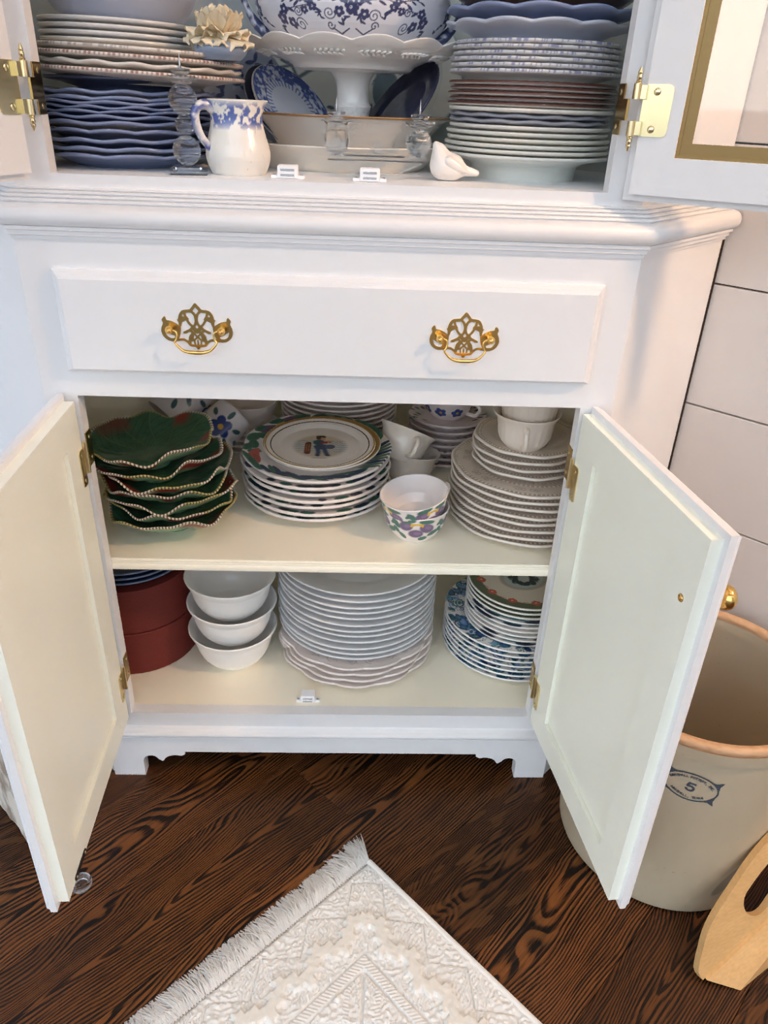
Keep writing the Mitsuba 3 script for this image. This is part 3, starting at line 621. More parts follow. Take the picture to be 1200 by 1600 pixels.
P = Paint(fl2.V[:, 0], fl2.V[:, 1], WHT, fl2.r0 > .09)
r_ = random.Random(9)
for i in range(34):
    a = r_.uniform(0, 2 * PI); c = [(.035, .13, .095), (.015, .045, .10), (.03, .12, .10), (.10, .08, .12), (.012, .03, .05)][r_.randrange(5)]
    P.ell(.122 * math.cos(a), .122 * math.sin(a), .007, r_.uniform(.006, .016), a, c, .2)
P.put((fl2.r0 > .1295) * 1.0 * (~fl2.top | (fl2.r0 > .1305)), WHT)
fl2d = mikit.ply(fl2.mesh, 'painted_ceramic', smooth=True, color=P.c)
for k in range(7): put_plate('floral_plate', fld if k == 6 else fl2d, -.0365 + .002 * math.sin(k * 2.2), .246 + .002 * math.cos(k * 2.9), .450 + .0134 * k, 0 if k == 6 else 47 * k, f'floral dinner plate, {ordn(k, 7)} of seven on the middle shelf', 'plate', 'floral plates on the middle shelf', ((1, 0, 0), .55 * k))
GOLD = (.36, .20, .055)
gd = Lathe(plate_prof(.1035, .020, .008, .004, .06, .075), 200, res=.003)
cg = np.where((gd.top & (gd.r0 > .078))[:, None], GOLD, (.70, .63, .56)); cg[gd.r0 > .1022] = (.74, .68, .58)
z = .450 + .0134 * 6 + .0127
put_plate('gold_rim_plate', mikit.ply(gd.mesh, 'painted_ceramic', smooth=True, color=cg), -.0265, .2395, z, 0, 'plate with a wide gold-brown rim lying under the picture plate', 'plate', None, ((1, 0, 0), 3.4))
ld = Lathe(plate_prof(.0965, .0165, .008, .004, .06, .070), 700, res=.0011)
P = Paint(ld.V[:, 0], ld.V[:, 1], (.68, .62, .57), ld.top); q = ld.r0
P.put(((q > .0865) & (q < .0925)) * 1., (.70, .64, .58)); P.put((q > .0925) * 1., GOLD); P.put((q > .0955) * 1., (.75, .70, .62)); P.put(((q > .0845) & (q < .0858)) * 1., (.05, .018, .018))
def ins(x, y, a, b, c, al=1.0, ang=0, s=.25): P.ell(x, y, a, b, ang, c, s, al)
sea = (.20, .22, .22)
m = np.clip((1.1 - np.sqrt((P.X / .046) ** 2 + ((P.Y + .002) / .042) ** 2)) / .2, 0, 1)
yy = P.Y + .0015 * np.sin(P.X * 260) + .001 * np.sin(P.X * 700 + 2)
P.put(m * (P.Y > .018) * .75, (.42, .33, .20)); P.put(m * (P.Y <= .020) * (P.Y > -.022) * (.62 + .3 * np.sin(yy * 900)), sea); P.put(m * (P.Y <= -.022) * .7, (.34, .27, .19))
RUST, NAVY = (.10, .025, .012), (.035, .055, .11)
P.line([(-.021, .008), (-.021, -.026)], .0055, RUST, soft=.1); P.line([(-.023, .004), (-.023, -.022)], .0008, (.25, .10, .04)); P.line([(-.019, .004), (-.019, -.022)], .0008, (.25, .10, .04))
ins(.000, .034, .009, .005, (.03, .008, .006)); ins(.003, .026, .0055, .006, (.42, .22, .15)); ins(-.004, .029, .004, .006, (.06, .02, .015))
ins(-.003, .013, .010, .010, (.02, .07, .08)); ins(.009, .013, .010, .004, (.22, .02, .02)); ins(.014, .017, .004, .003, (.35, .18, .12)); P.line([(.014, .011), (.022, .006)], .0018, (.5, .36, .27))
ins(.002, -.004, .013, .010, NAVY); P.line([(-.004, -.008), (-.002, -.024), (-.003, -.034)], .0042, NAVY); P.line([(.007, -.008), (.010, -.022), (.013, -.032)], .0042, NAVY); ins(.017, -.003, .009, .008, (.06, .08, .13)); ins(-.003, -.036, .004, .002, (.02, .02, .03)); ins(.015, -.035, .005, .002, (.02, .02, .03))
for i in range(9): P.line([(-.012 + i * .003, -.045), (-.0105 + i * .003, -.045 + .001 * (i % 2))], .0007, (.08, .04, .03))
P.c[~ld.top] = (.66, .60, .54)
put_plate('picture_plate', mikit.ply(ld.mesh, 'painted_ceramic', smooth=True, color=P.c), -.029, .2265, z + .0085, 0, 'small plate picturing a figure in blue by the sea, on the floral stack', 'plate', None, ((1, 0, 0), 3.4))

# ---- middle shelf right: embossed taupe plates, salad plates and cups
def emb(R, n, rim):
    def f(r, th, z):
        w = np.clip((r - rim) / (R - rim), 0, 1)
        top = z > np.interp(r, [0, rim, R], [.006, .006, .0])   # small relief
        bead = .0007 * np.clip(np.cos(th * n), 0, 1) * (np.abs(r - (R - .009)) < .0022)
        bead2 = .0007 * np.clip(np.cos(th * n * .7), 0, 1) * (np.abs(r - rim) < .0022)
        flute = .0004 * np.cos(th * 72) * (r < rim - .006) * (r > rim - .04)
        return r + .003 * w ** 2 * (np.abs(np.cos(th * 4)) ** 3 - .4), z + bead + bead2 + flute
    return f
TAU = (.53, .455, .385)
ep = Lathe(plate_prof(.135, .0165, .0129, .0052, .08, .092), 640, res=.0018, mod=emb(.135, 110, .092))
P = Paint(ep.V[:, 0], ep.V[:, 1], TAU, ep.top)
bead = (np.cos(ep.th * 110) > .2) & (np.abs(ep.r0 - .126) < .0024) | (np.cos(ep.th * 77) > .2) & (np.abs(ep.r0 - .092) < .0024)
P.put(bead * 1., (.70, .63, .55)); P.put((np.abs(ep.r0 - .126) < .0034) * (~bead) * .8, (.33, .265, .21)); P.put((np.abs(ep.r0 - .092) < .0034) * (~bead) * .6, (.36, .29, .23)); P.put(((ep.r0 < .086) & (ep.r0 > .04)) * (.5 + .5 * np.cos(ep.th * 72)) * .35, (.40, .33, .27))
r_ = random.Random(4)
for i in range(8):
    a = i * PI / 4
    for j in (-2, -1, 1, 2): P.spiral(.111 * math.cos(a + j * .075), .111 * math.sin(a + j * .075), .0075, .0009, (.36, .295, .24), 1.3, a + j, 1 if j > 0 else -1)
P.c[~ep.top] = (.66, .59, .52); P.c[ep.r0 > .1325] = (.68, .62, .55)
epd = mikit.ply(ep.mesh, 'painted_ceramic', smooth=True, color=P.c)
for k in range(8): put_plate('embossed_plate', epd, .333 + .002 * math.sin(k * 3.1), .191 + .002 * math.cos(k * 2.3), .450 + .0129 * k, 11 * k, f'taupe embossed dinner plate, {ordn(k, 8)} of eight right on the middle shelf', 'plate', 'embossed dinner plates')
es = Lathe(plate_prof(.0925, .0145, .0130, .0052, .058, .066), 480, res=.0018, mod=emb(.0925, 90, .066))
P = Paint(es.V[:, 0], es.V[:, 1], TAU, es.top)
bead = (np.cos(es.th * 90) > .2) & (np.abs(es.r0 - .084) < .0024); P.put(bead * 1., (.70, .63, .55)); P.put((np.abs(es.r0 - .084) < .0034) * (~bead) * .8, (.33, .265, .21)); P.put(((es.r0 < .066) & (es.r0 > .03)) * (.5 + .5 * np.cos(es.th * 72)) * .35, (.40, .33, .27))
P.c[~es.top] = (.66, .59, .52); P.c[es.r0 > .090] = (.68, .62, .55)
esd = mikit.ply(es.mesh, 'painted_ceramic', smooth=True, color=P.c)
zs = .450 + .0129 * 8
for k in range(4): put_plate('embossed_side_plate', esd, .324 + .002 * math.sin(k * 2 + 1), .190, zs + .0130 * k, 31 * k, f'taupe embossed side plate, {ORD[3 - k]} of four under the stacked cups', 'plate', 'embossed side plates')
def cup(name, prof, mk, xf, handle, label, cat, group, n=96, color=None, mod=None, hr=.0042, paint=None):
    L = Lathe(prof, n if not paint else 480, res=None if not paint else .0016, mod=mod)
    k = thing(name, label, cat, group)
    if paint: obj('cup_body', L.mesh, 'painted_ceramic', k, smooth=True, xf=xf, color=paint(L))
    else: obj('cup_body', L.mesh, mk, k, smooth=True, xf=xf)
    pts = spline(handle, 4)
    obj('handle', tube(pts, hr, 10), mk, k, smooth=50, xf=xf)
    return k
tcp = [(0, .004), (.024, .004), (.026, 0), (.029, 0), (.031, .003), (.037, .009), (.0425, .020), (.0445, .036), (.0475, .050), (.0535, .058), (.0545, .060), (.0535, .061), (.046, .0535), (.0415, .040), (.0395, .022), (.034, .012), (.026, .007), (0, .006)]
th_ = lambda a: [(.0435, 0, .045), (.060, 0, .048), (.067, 0, .036), (.062, 0, .020), (.047, 0, .014), (.040, 0, .014)]
flute = lambda r, th, z: (r * (1 + .012 * np.cos(th * 24) * (z > .008) * (z < .05)), z)
zc = zs + .0130 * 4
cup('teacup', tcp, 'porcelain_taupe', Rz(-100, (.306, .1445, zc)), th_(0), 'lower of two stacked fluted cream cups on the embossed side plates', 'cup', 'stacked cream cups', mod=flute)
cup('teacup', tcp, 'porcelain_taupe', Rz(120, (.309, .147, zc + .0325)), th_(0), 'upper of two stacked fluted cream cups on the embossed side plates', 'cup', 'stacked cream cups', mod=flute)
# ---- two floral breakfast cups in front
fcp = [(0, .004), (.024, .004), (.0255, 0), (.029, 0), (.031, .003), (.040, .012), (.048, .026), (.0525, .042), (.055, .054), (.056, .0575), (.0555, .059), (.0535, .0585), (.0505, .045), (.0455, .028), (.037, .0145), (.028, .009), (0, .0075)]
def cup_paint(rot):
    def f(L):
        out = ~L.top; X = ((L.th - math.radians(rot) + PI) % (2 * PI) - PI) * .050; Y = L.z
        P = Paint(X / 1.25, (Y + .001) / 1.22, (.73, .68, .655), out & (L.r0 > .032))
        for q in range(-3, 4):
            x0 = q * .062; PU, GR = (.155, .105, .20), (.06, .16, .13)
            for dx, dy, a, b, an in [(-.013, .036, .009, .0075, .3), (.0, .024, .010, .0075, 0), (.014, .033, .010, .0075, -.4)]:
                P.ell(x0 + dx, dy, a, b, an, PU); P.ell(x0 + dx + .002, dy + .001, a * .5, b * .4, an, (.22, .16, .27))
            for k in range(5): P.ell(x0 + .001 + (k - 2) * .0032, .0405 - abs(k - 2) * .0007, .0035, .0016, 1.2 - k * .6, (.60, .38, .05))
            for dx, dy, a, b, an in [(.013, .044, .010, .0035, -.1), (-.010, .045, .010, .0035, .2), (-.026, .037, .008, .004, -.9), (-.027, .027, .006, .0035, -.9), (-.019, .018, .007, .0038, -.9), (.011, .014, .007, .0045, .2), (.025, .023, .009, .0045, .4), (.033, .038, .006, .003, .5)]:
                P.ell(x0 + dx, dy, a, b, an, GR)
        P.c[L.top] = (.70, .665, .66); return P.c
    return f
fh = [(.0515, 0, .042), (.066, 0, .045), (.073, 0, .036), (.068, 0, .024), (.055, 0, .019), (.044, 0, .019)]
cup('breakfast_cup', fcp, 'porcelain_pinkish', Rz(50, (.1345, .1155, .450)), fh, 'lower floral cup with purple flowers at the front of the middle shelf', 'cup', 'floral cups at the front', paint=cup_paint(-142))
tl = np.array(trimesh.transformations.rotation_matrix(math.radians(9), (0.6, -.8, 0)))
cup('breakfast_cup', fcp, 'porcelain_pinkish', M4(o=(.1365, .1145, .4755)) @ tl @ Rz(36), fh, 'tilted empty floral cup resting in the lower one at the front', 'cup', 'floral cups at the front', paint=cup_paint(-185))
# ---- back of the middle shelf
sv = Lathe(plate_prof(.0775, .020, .0134, .0058, .048, .055), 240, res=.003, mod=scallop(8, .003, .001, 0, .0775, .7))
P = Paint(sv.V[:, 0], sv.V[:, 1], (.55, .47, .46), sv.top)
for i in range(22): a = i * .2 + 3.4; P.ell((.058 + .007 * (i % 3)) * math.cos(a), (.058 + .007 * (i % 3)) * math.sin(a), .006, .004, a, (.16, .05, .06) if i % 2 else (.05, .10, .07))
svd = mikit.ply(sv.mesh, 'painted_ceramic', smooth=True, color=P.c)
for k in range(7): put_plate('saucer', svd, .214, .425, .450 + .0134 * k, 23 * k, f'wavy floral saucer, {ordn(k, 7)} of the saucer stack at the back', 'saucer', 'saucers at the back')
scp = [(0, .003), (.022, .003), (.024, 0), (.028, 0), (.034, .004), (.046, .018), (.0525, .036), (.054, .046), (.053, .048), (.051, .046), (.044, .021), (.03, .008), (0, .006)]
def blue_band(L):
    P = Paint(L.th * .04, L.z, (.66, .58, .56), ~L.top)
    for i in range(9): P.flower(i * .028, .022, .010, (.03, .06, .22), (.5, .3, .05), 5, i)
    return P.c
cup('saucer_cup', scp, 'porcelain_pinkish', Rz(-35, (.214, .425, .450 + .0134 * 7)), [(.050, 0, .036), (.064, 0, .036), (.070, 0, .026), (.06, 0, .014), (.042, 0, .014)], 'cup with blue flowers standing on the saucer stack at the back', 'cup', None, paint=blue_band)
bkd = mikit.ply(Lathe(plate_prof(.120, .020, .0105, .005, .075, .086), 120).mesh, 'porcelain_pinkish', smooth=True)
for k in range(12): put_plate('white_plate', bkd, -.004, .500, .450 + .0105 * k, 0, f'pinkish white plate, {ordn(k, 12)} of the stack behind the floral plates', 'plate', 'plates at the very back of the middle shelf')
n_ = np.array([.34, .38, .86]); n_ /= np.linalg.norm(n_)
tc = np.array([.131, .328, .551])
cup('tilted_cup', tcp, 'porcelain_taupe', frame_z(n_, tc - n_ * .060, math.atan2(np.dot((.2, -.85, .45), frame_z(n_, tc)[:3, 1]), np.dot((.2, -.85, .45), frame_z(n_, tc)[:3, 0])) + .15), th_(0), 'tilted cream cup lying in another cup behind the floral cups', 'cup', None)
cup('tilted_cup', tcp, 'porcelain_taupe', frame_z((.12, .1, .98), (.133, .322, .4505), 0.6), th_(0), 'cream cup holding the tilted cup behind the floral cups', 'cup', None)
mgp = [(0, .003), (.030, .003), (.032, 0), (.036, 0), (.038, .004), (.041, .05), (.0445, .108), (.0445, .1095), (.0425, .1095), (.0375, .05), (.034, .008), (0, .007)]
def mug_paint(a0):
    def f(L):
        P = Paint(((L.th - a0 + PI) % (2 * PI) - PI) * .04, L.z, (.64, .60, .61), ~L.top)
        BLU, GR = (.012, .04, .20), (.04, .10, .11)
        P.flower(0, .045, .021, BLU, (.50, .28, .03), 5, .3, .40); P.flower(.075, .05, .018, BLU, (.5, .28, .03), 5); P.flower(-.08, .05, .018, BLU, (.5, .28, .03), 5)
        for x, y, an in [(-.026, .062, 2.4), (.024, .066, .8), (-.03, .030, 3.6), (.03, .028, -.6), (0, .016, 1.5), (-.012, .085, 1.9), (.045, .045, 0), (-.05, .045, 0)]: P.ell(x, y, .010, .0045, an, GR)
        P.c[L.top] = (.62, .56, .54); return P.c
    return f
mh = [(.040, 0, .088), (.058, 0, .092), (.070, 0, .075), (.066, 0, .048), (.048, 0, .030), (.038, 0, .030)]
ax = np.array([-.62, .12, -.50]); ax /= np.linalg.norm(ax)     # axis from the base to the mouth
def mug_face(spin, o):
    m = frame_z(ax, o, spin); d = np.array([.1, -.8, .45]); return math.atan2(d @ m[:3, 1], d @ m[:3, 0])
ax = np.array([-.60, -.50, -.50]); ax /= np.linalg.norm(ax)
def face_spin(n, d, off=0.0):
    m = frame_z(n, (0, 0, 0)); return math.atan2(np.dot(d, m[:3, 1]), np.dot(d, m[:3, 0])) + off
CAMD = np.array([.2, -.85, .45])
cup('mug', mgp, 'porcelain_pinkish', frame_z(ax, (-.196, .362, .562), face_spin(ax, CAMD, 2.2)), mh, 'white mug with a large blue flower leaning behind the green leaf bowls', 'mug', None, paint=mug_paint(-2.2), hr=.006)
cup('mug', mgp, 'porcelain_pinkish', frame_z(ax, (-.255, .415, .610), face_spin(ax, CAMD, 1.0)), mh, 'white mug with small blue flowers tipped furthest back on the left', 'mug', None, paint=mug_paint(-.6), hr=.006)
svl = mikit.ply(Lathe(plate_prof(.062, .017, .0134, .0055, .038, .044), 96).mesh, 'porcelain_pinkish', smooth=True)
for k in range(4): put_plate('small_saucer', svl, -.185, .455, .450 + .0134 * k, 0, f'small plain saucer, {ordn(k, 4)} of four under the round bowl at the back', 'saucer', 'saucers under the bowl')
put_plate('cereal_bowl', mikit.ply(Lathe([(0, .004), (.026, .004), (.028, 0), (.032, 0), (.036, .006), (.05, .024), (.057, .05), (.0565, .052), (.0545, .050), (.047, .026), (.033, .011), (0, .009)], 96).mesh, 'porcelain_pinkish', smooth=True), -.185, .455, .450 + .0134 * 4, 0, 'plain pinkish bowl at the back of the middle shelf behind the mugs', 'bowl', None)

# ---- green cabbage leaf bowls
def leaf_bowl(seed, n=600):
    r = np.random.default_rng(seed); ph = r.uniform(0, 6, 6)
    R = .101
    b = [(0, .0115), (.018, .0115), (.020, 0), (.0255, 0), (.0265, .010), (.034, .0145), (.055, .020), (.078, .030), (.092, .040), (R, .0475), (R + .0008, .0492), (R - .0006, .0506), (R - .0022, .0500)]
    t = [(.090, .0425), (.077, .0330), (.055, .0232), (.030, .0178), (.012, .0165), (0, .0165)]
    def mod(rr, th, z):
        w = np.clip((rr / R - .35) / .65, 0, 1) ** 1.5
        lob = .5 * np.cos(7 * th + ph[0]) + .3 * np.cos(4 * th + ph[1]) + .3 * np.cos(11 * th + ph[2])
        ruf = np.clip((rr / R - .90) / .1, 0, 1) ** 2 * np.cos(th * 120)
        return rr * (1 + .075 * w * (.5 * np.cos(5 * th + ph[3]) + .4 * np.cos(3 * th + ph[4]))) + ruf * .0011, z + w * .0085 * lob + ruf * .0004
    L = Lathe(b + t, n, res=.0030, mod=mod)
    q = L.r0 / R; nz = meshkit.fbm(np.stack([L.V[:, 0] * 60, L.V[:, 1] * 60, L.V[:, 2] * 60], 1), 3, seed)
    base = np.where(L.top[:, None], (.030, .090, .048), (.15, .29, .17)) * (.6 + .8 * nz[:, None])
    vein = np.abs(np.sin(L.th * 6 + .5 * np.sin(q * 6))) < .09; vein2 = np.abs(np.sin(L.th * 18 + q * 22)) < .16
    base[L.top & vein2] *= .62; base[L.top & vein] = np.array((.055, .11, .055))
    und = (~L.top) & (q > .75); base[und] = base[und] * .45 + np.array((.20, .27, .15)) * .55
    red = np.clip((meshkit.noise(np.stack([np.cos(L.th) * 2.2, np.sin(L.th) * 2.2, L.th * 0 + seed], 1)) - .60) * 7, 0, 1) * np.clip((q - .74) / .14, 0, 1)
    base = base * (1 - red[:, None]) + np.array((.17, .020, .016)) * red[:, None]
    e = q > .972; bead = np.cos(L.th * 120) > -.2
    base[e & bead] = (.56, .50, .38); base[e & ~bead] = (.10, .045, .03)
    yel = e & bead & (np.cos(L.th * 3 + seed) > .5); base[yel] = (.36, .33, .12)
    return L, base
lz = [0, .0185, .037, .0555, .074, .0945, .116]
lx = [(-.268, .133), (-.269, .135), (-.266, .131), (-.274, .136), (-.271, .131), (-.287, .134), (-.294, .140)]
LB = [leaf_bowl(s) for s in (1, 2, 3, 4)]
LBD = [mikit.ply(L.mesh, 'painted_ceramic', smooth=True, color=c) for L, c in LB]
for k in range(7): put_plate('leaf_bowl', LBD[k % 4], lx[k][0], lx[k][1], .450 + lz[k] * .95, [10, 130, 250, 40, 310, 75, 160][k], f'green cabbage leaf bowl, {ordn(k, 7)} of seven nested at the left', 'bowl', 'green leaf bowls', ((0, 1, 0), [0, 1, -1, 1, 0, -2, -3][k]))

# ------------------------------------------------------------------ upper shelf
UZ = 1.0015
def vary(base, seed, a=.03):
    r = random.Random(seed); return tuple(max(0, c + r.uniform(-a, a)) for c in base)
def stack(spec, x, y, tilt=None):
    """spec rows: name, rim z, R, h, top of well above the foot (None = next one's foot), material colour pair, scallop (n, ar, az), speckle colour, label, group"""
    for i, (name, zr, R, h, s, cu, ct, sc_, spk, label, group) in enumerate(spec):
        zb_ = zr - h
        if s is None: s = (spec[i + 1][1] - spec[i + 1][3]) - zb_ - .0002
        t = min(.0046, s * .72); foot = R * .60
        L = Lathe(plate_prof(R, h, s, t, foot, R * .69), 480 if spk else 220, res=.006, mod=scallop(sc_[0], sc_[1], sc_[2], sc_[3], R, .7, ph=i * 1.3) if sc_ else None)
        c = np.where(L.top[:, None], ct, cu)
        top_e = (L.top | (L.r0 > R - .0009))
        if spk and spk[1] == 'dash':      # thin printed dashes on the top of the rim
            nz = meshkit.noise(np.stack([L.th * 95, L.th * 0 + i * 7.3, L.th * 0], 1)); c[top_e & (L.r0 > R - .0022) & (nz > .62)] = spk[0]
        elif spk and spk[1] == 'bead': c[top_e & (L.r0 > R - .0020) & (np.cos(L.th * 150) > .1)] = spk[0]
        elif spk and spk[1] == 'rim': c[top_e & (L.r0 > R - .012)] = spk[0]
        elif spk and spk[1] == 'edge': c[L.r0 > R - .0016] = spk[0]
        m = Rz(i * 37, (x + .0015 * math.sin(i * 2.7), y + .0015 * math.cos(i * 1.9), zb_))
        if tilt: m = M4(o=(x, y, zb_)) @ np.array(trimesh.transformations.rotation_matrix(math.radians(tilt[1]), tilt[0])) @ Rz(i * 37)
        obj(name, L.mesh, 'painted_ceramic', smooth=True, color=c, xf=m, label=label, cat='plate', group=group)
CR, GRY, NAV, BRN = (.66, .64, .59), (.52, .53, .54), (.030, .045, .115), (.075, .022, .016)
R6 = []
R6.append(('deep_plate', 1.0345, .118, .0335, .0265, (.62, .64, .60), (.66, .67, .63), None, None, 'large pale platter at the foot of the right stack', None))
for i, zr in enumerate([1.0412, 1.0478, 1.0546, 1.0618, 1.0690]): R6.append(('cream_plate', zr, .1135 - .001 * i, .0125, None, vary((.62, .61, .56), i, .02), CR, None, None, f'thin cream plate, {["lowest", "second lowest", "third", "fourth", "uppermost"][i]} of five above the pale platter', 'cream plates in the right stack'))
for i, zr in enumerate([1.0758, 1.0822]): R6.append(('grey_plate', zr, .1085, .0125, None, (.30, .31, .35), (.12, .13, .17), (14, .002, .0015, 0), None, f'dark grey wavy plate, {["lower", "upper"][i]} of two in the middle of the right stack', 'grey plates in the right stack'))
R6.append(('offwhite_plate', 1.0888, .111, .0125, None, (.64, .62, .57), CR, None, None, 'off-white plate just under the brown edged plates', None))
for i, zr in enumerate([1.0946, 1.1004, 1.1064, 1.1124, 1.1184]): R6.append(('brown_rim_plate', zr, .1115, .0115, None, (.70, .67, .62), (.66, .62, .57), None, (BRN, 'rim'), f'white plate with brown printed rim, {["lowest", "second lowest", "middle", "fourth", "topmost"][i]} of five in the right stack', 'brown rimmed plates'))
for i, zr in enumerate([1.1312, 1.1378, 1.1444, 1.1508, 1.1572, 1.1632]): R6.append(('speckled_plate', zr, .1135 - .0008 * i, .0165 if i == 0 else .0155, None, (.58, .57, .56), (.62, .61, .62), (26, .0007, .0004, 0), ((.20, .21, .36), 'dash'), f'blue speckled white plate, {["lowest", "second lowest", "third", "fourth", "fifth", "topmost"][i]} of six in the right stack', 'blue speckled plates'))
R6.append(('scalloped_soup_plate', 1.1830, .119, .0255, .014, (.44, .47, .55), (.5, .53, .6), (12, .004, .0035, 1), None, 'pale blue-white scalloped soup plate near the top of the right stack', None))
R6.append(('scalloped_blue_plate', 1.1975, .122, .0255, .0115, (.20, .25, .40), (.2, .26, .44), (11, .004, .004, 1), None, 'blue scalloped soup plate second from the top of the right stack', None))
stack(R6, .262, .181)
bb = Lathe(spline([(0, .004), (.05, .004), (.052, 0), (.058, 0), (.075, .006), (.105, .022), (.119, .034), (.123, .050), (.121, .051), (.115, .036), (.09, .018), (.05, .008), (0, .008)], 3), 120)
obj('brown_bowl', bb.mesh, 'painted_ceramic', smooth=True, color=np.tile((.085, .050, .035), (len(bb.V), 1)), xf=M4(o=(.264, .182, 1.1842)), label='dark brown bowl on top of the right stack', cat='bowl')
# left stack
L6 = []
bz = [1.0205, 1.0290, 1.0385, 1.0485, 1.0575, 1.0640, 1.0692, 1.0742, 1.0792, 1.0842, 1.0912]
cu = [(.12, .16, .28), (.35, .38, .46), (.13, .16, .27), (.22, .25, .34), (.58, .55, .51), (.07, .09, .18), (.05, .07, .17), (.06, .08, .19), (.06, .08, .20), (.09, .12, .26), (.50, .51, .54)]
nm = ['lowest', 'second lowest', 'third lowest', 'fourth lowest', 'pale fifth lowest', 'sixth lowest', 'sixth highest', 'fourth highest', 'third highest', 'second highest', 'pale wavy topmost']
for i, zr in enumerate(bz): L6.append(('blue_scalloped_plate', zr, .1185 + .001 * math.sin(i), .0185 if i < 5 else .0165, None if i < 10 else .009, cu[i], NAV if i not in (4, 10) else (.06, .08, .18), (10 + i % 4, .003, .0028, 0 if i % 3 else 1), ((.17, .21, .34), 'edge'), f'dark blue scalloped plate, {nm[i]} of the left stack on the upper shelf', 'blue scalloped plates in the left stack'))
stack(L6, -.283, .172)
dp = Lathe(plate_prof(.104, .0215, .0150, .004, .06, .07), 140)
obj('blue_soup_plate', dp.mesh, 'painted_ceramic', smooth=True, color=np.tile((.06, .075, .13), (len(dp.V), 1)), xf=M4(o=(-.277, .172, 1.0838)), label='slate blue soup plate between the blue and the cream plates', cat='plate')
L7 = []
for i, zr in enumerate([1.1130, 1.1210, 1.1295, 1.1375]):
    L7.append(('cream_platter', zr, [.1365, .132, .1355, .130][i], .0150, None if i < 3 else .0068, (.60, .55, .50), (.64, .60, .55), (18, .0025, .002, 0) if i == 1 else None, ((.30, .14, .12), 'bead') if i in (0, 2) else (((.34, .31, .30), 'dash') if i == 3 else None), f'cream platter, {["lowest, beaded", "second, wavy", "third, beaded", "uppermost, dark flecked"][i]}, of four under the small white plates', 'cream platters in the left stack'))
stack(L7, -.2605, .1755, ((0, 1, 0), 1.6))
L8 = []
for i, zr in enumerate([1.1450, 1.1522, 1.1594, 1.1666]): L8.append(('small_white_plate', zr, .0965, .0150, None if i < 3 else .0066, (.56, .53, .48) if i == 0 else (.56, .56, .56), (.6, .6, .58), None, None, f'small white plate, {["lowest", "second", "third", "topmost"][i]} of four under the blue-white bowl', 'small white plates in the left stack'))
stack(L8, -.281, .172, ((0, 1, 0), 1.0))
bb = Lathe(spline([(0, .004), (.05, .004), (.052, 0), (.058, 0), (.064, .004), (.078, .014), (.095, .04), (.104, .075), (.106, .09), (.104, .091), (.10, .076), (.09, .042), (.07, .014), (0, .01)], 3), 120)
obj('serving_bowl', bb.mesh, 'painted_ceramic', smooth=True, color=np.tile((.36, .40, .50), (len(bb.V), 1)), xf=M4(o=(-.273, .172, 1.1588)), label='grey-blue round bowl on top of the left stack', cat='bowl')
# flower in a blue pot, on the cream platters
fx, fy, fz = -.1425, .118, 1.1275
k = thing('ceramic_flower', 'cream many-petalled flower in a low blue pot on the cream platters', 'ornament')
obj('pot', xfm(Lathe(spline([(0, .002), (.020, .002), (.022, 0), (.025, .002), (.031, .008), (.0325, .0135), (.029, .019), (.026, .020), (.024, .018), (0, .016)], 3), 60).mesh, M4(o=(fx, fy, fz))), 'pot_blue', k, smooth=True)
def petal(w, l, cup_, tip):
    u, v = np.meshgrid(np.linspace(-1, 1, 9), np.linspace(0, 1, 8), indexing='ij'); wd = w * np.clip(np.sqrt(v + .06) * (1.12 - .30 * v ** 3), 0, 2)
    X = u * wd; Y = v * l * (1 - .30 * u * u * v); Z = cup_ * (u * u) * w * .9 + tip * v * v * l + .0016 * np.sin(u * 8 + v * 4) * v
    V = np.stack([X, Y, Z], -1).reshape(-1, 3); n = 8
    i, j = np.meshgrid(np.arange(8), np.arange(7), indexing='ij'); F = tri(np.stack([i * n + j, (i + 1) * n + j, (i + 1) * n + j + 1, i * n + j + 1], -1).reshape(-1, 4))
    V2 = V - np.array([0, 0, .0009]); return np.vstack([V, V2]), np.vstack([F, F[:, ::-1] + len(V)])
r_ = random.Random(11)
for ring, (cnt, el, l, w) in enumerate([(10, 4, .037, .0145), (10, 22, .0365, .0145), (9, 38, .035, .0135), (8, 54, .032, .0125), (6, 68, .030, .011), (4, 82, .028, .009)]):
    for q in range(cnt):
        a = 2 * PI * q / cnt + ring * .35 + r_.uniform(-.12, .12); e = math.radians(el + r_.uniform(-7, 7))
        dirv = np.array([math.cos(a) * math.cos(e), math.sin(a) * math.cos(e), math.sin(e)]); nx = np.array([-math.sin(a), math.cos(a), 0]); nz = np.cross(nx, dirv)
        obj('petal', xfm(petal(w, l * r_.uniform(.92, 1.08), .45, .25 if ring < 2 else -.10), M4(nx, dirv, nz, (fx - .002 + .004 * math.cos(a), fy + .004 * math.sin(a), fz + .024 + .001 * ring))), 'petal_cream', k, smooth=True)
obj('stem', xfm(trimesh.creation.cylinder(.016, .014, sections=20), M4(o=(fx, fy, fz + .022))), 'petal_cream', k, smooth=30)
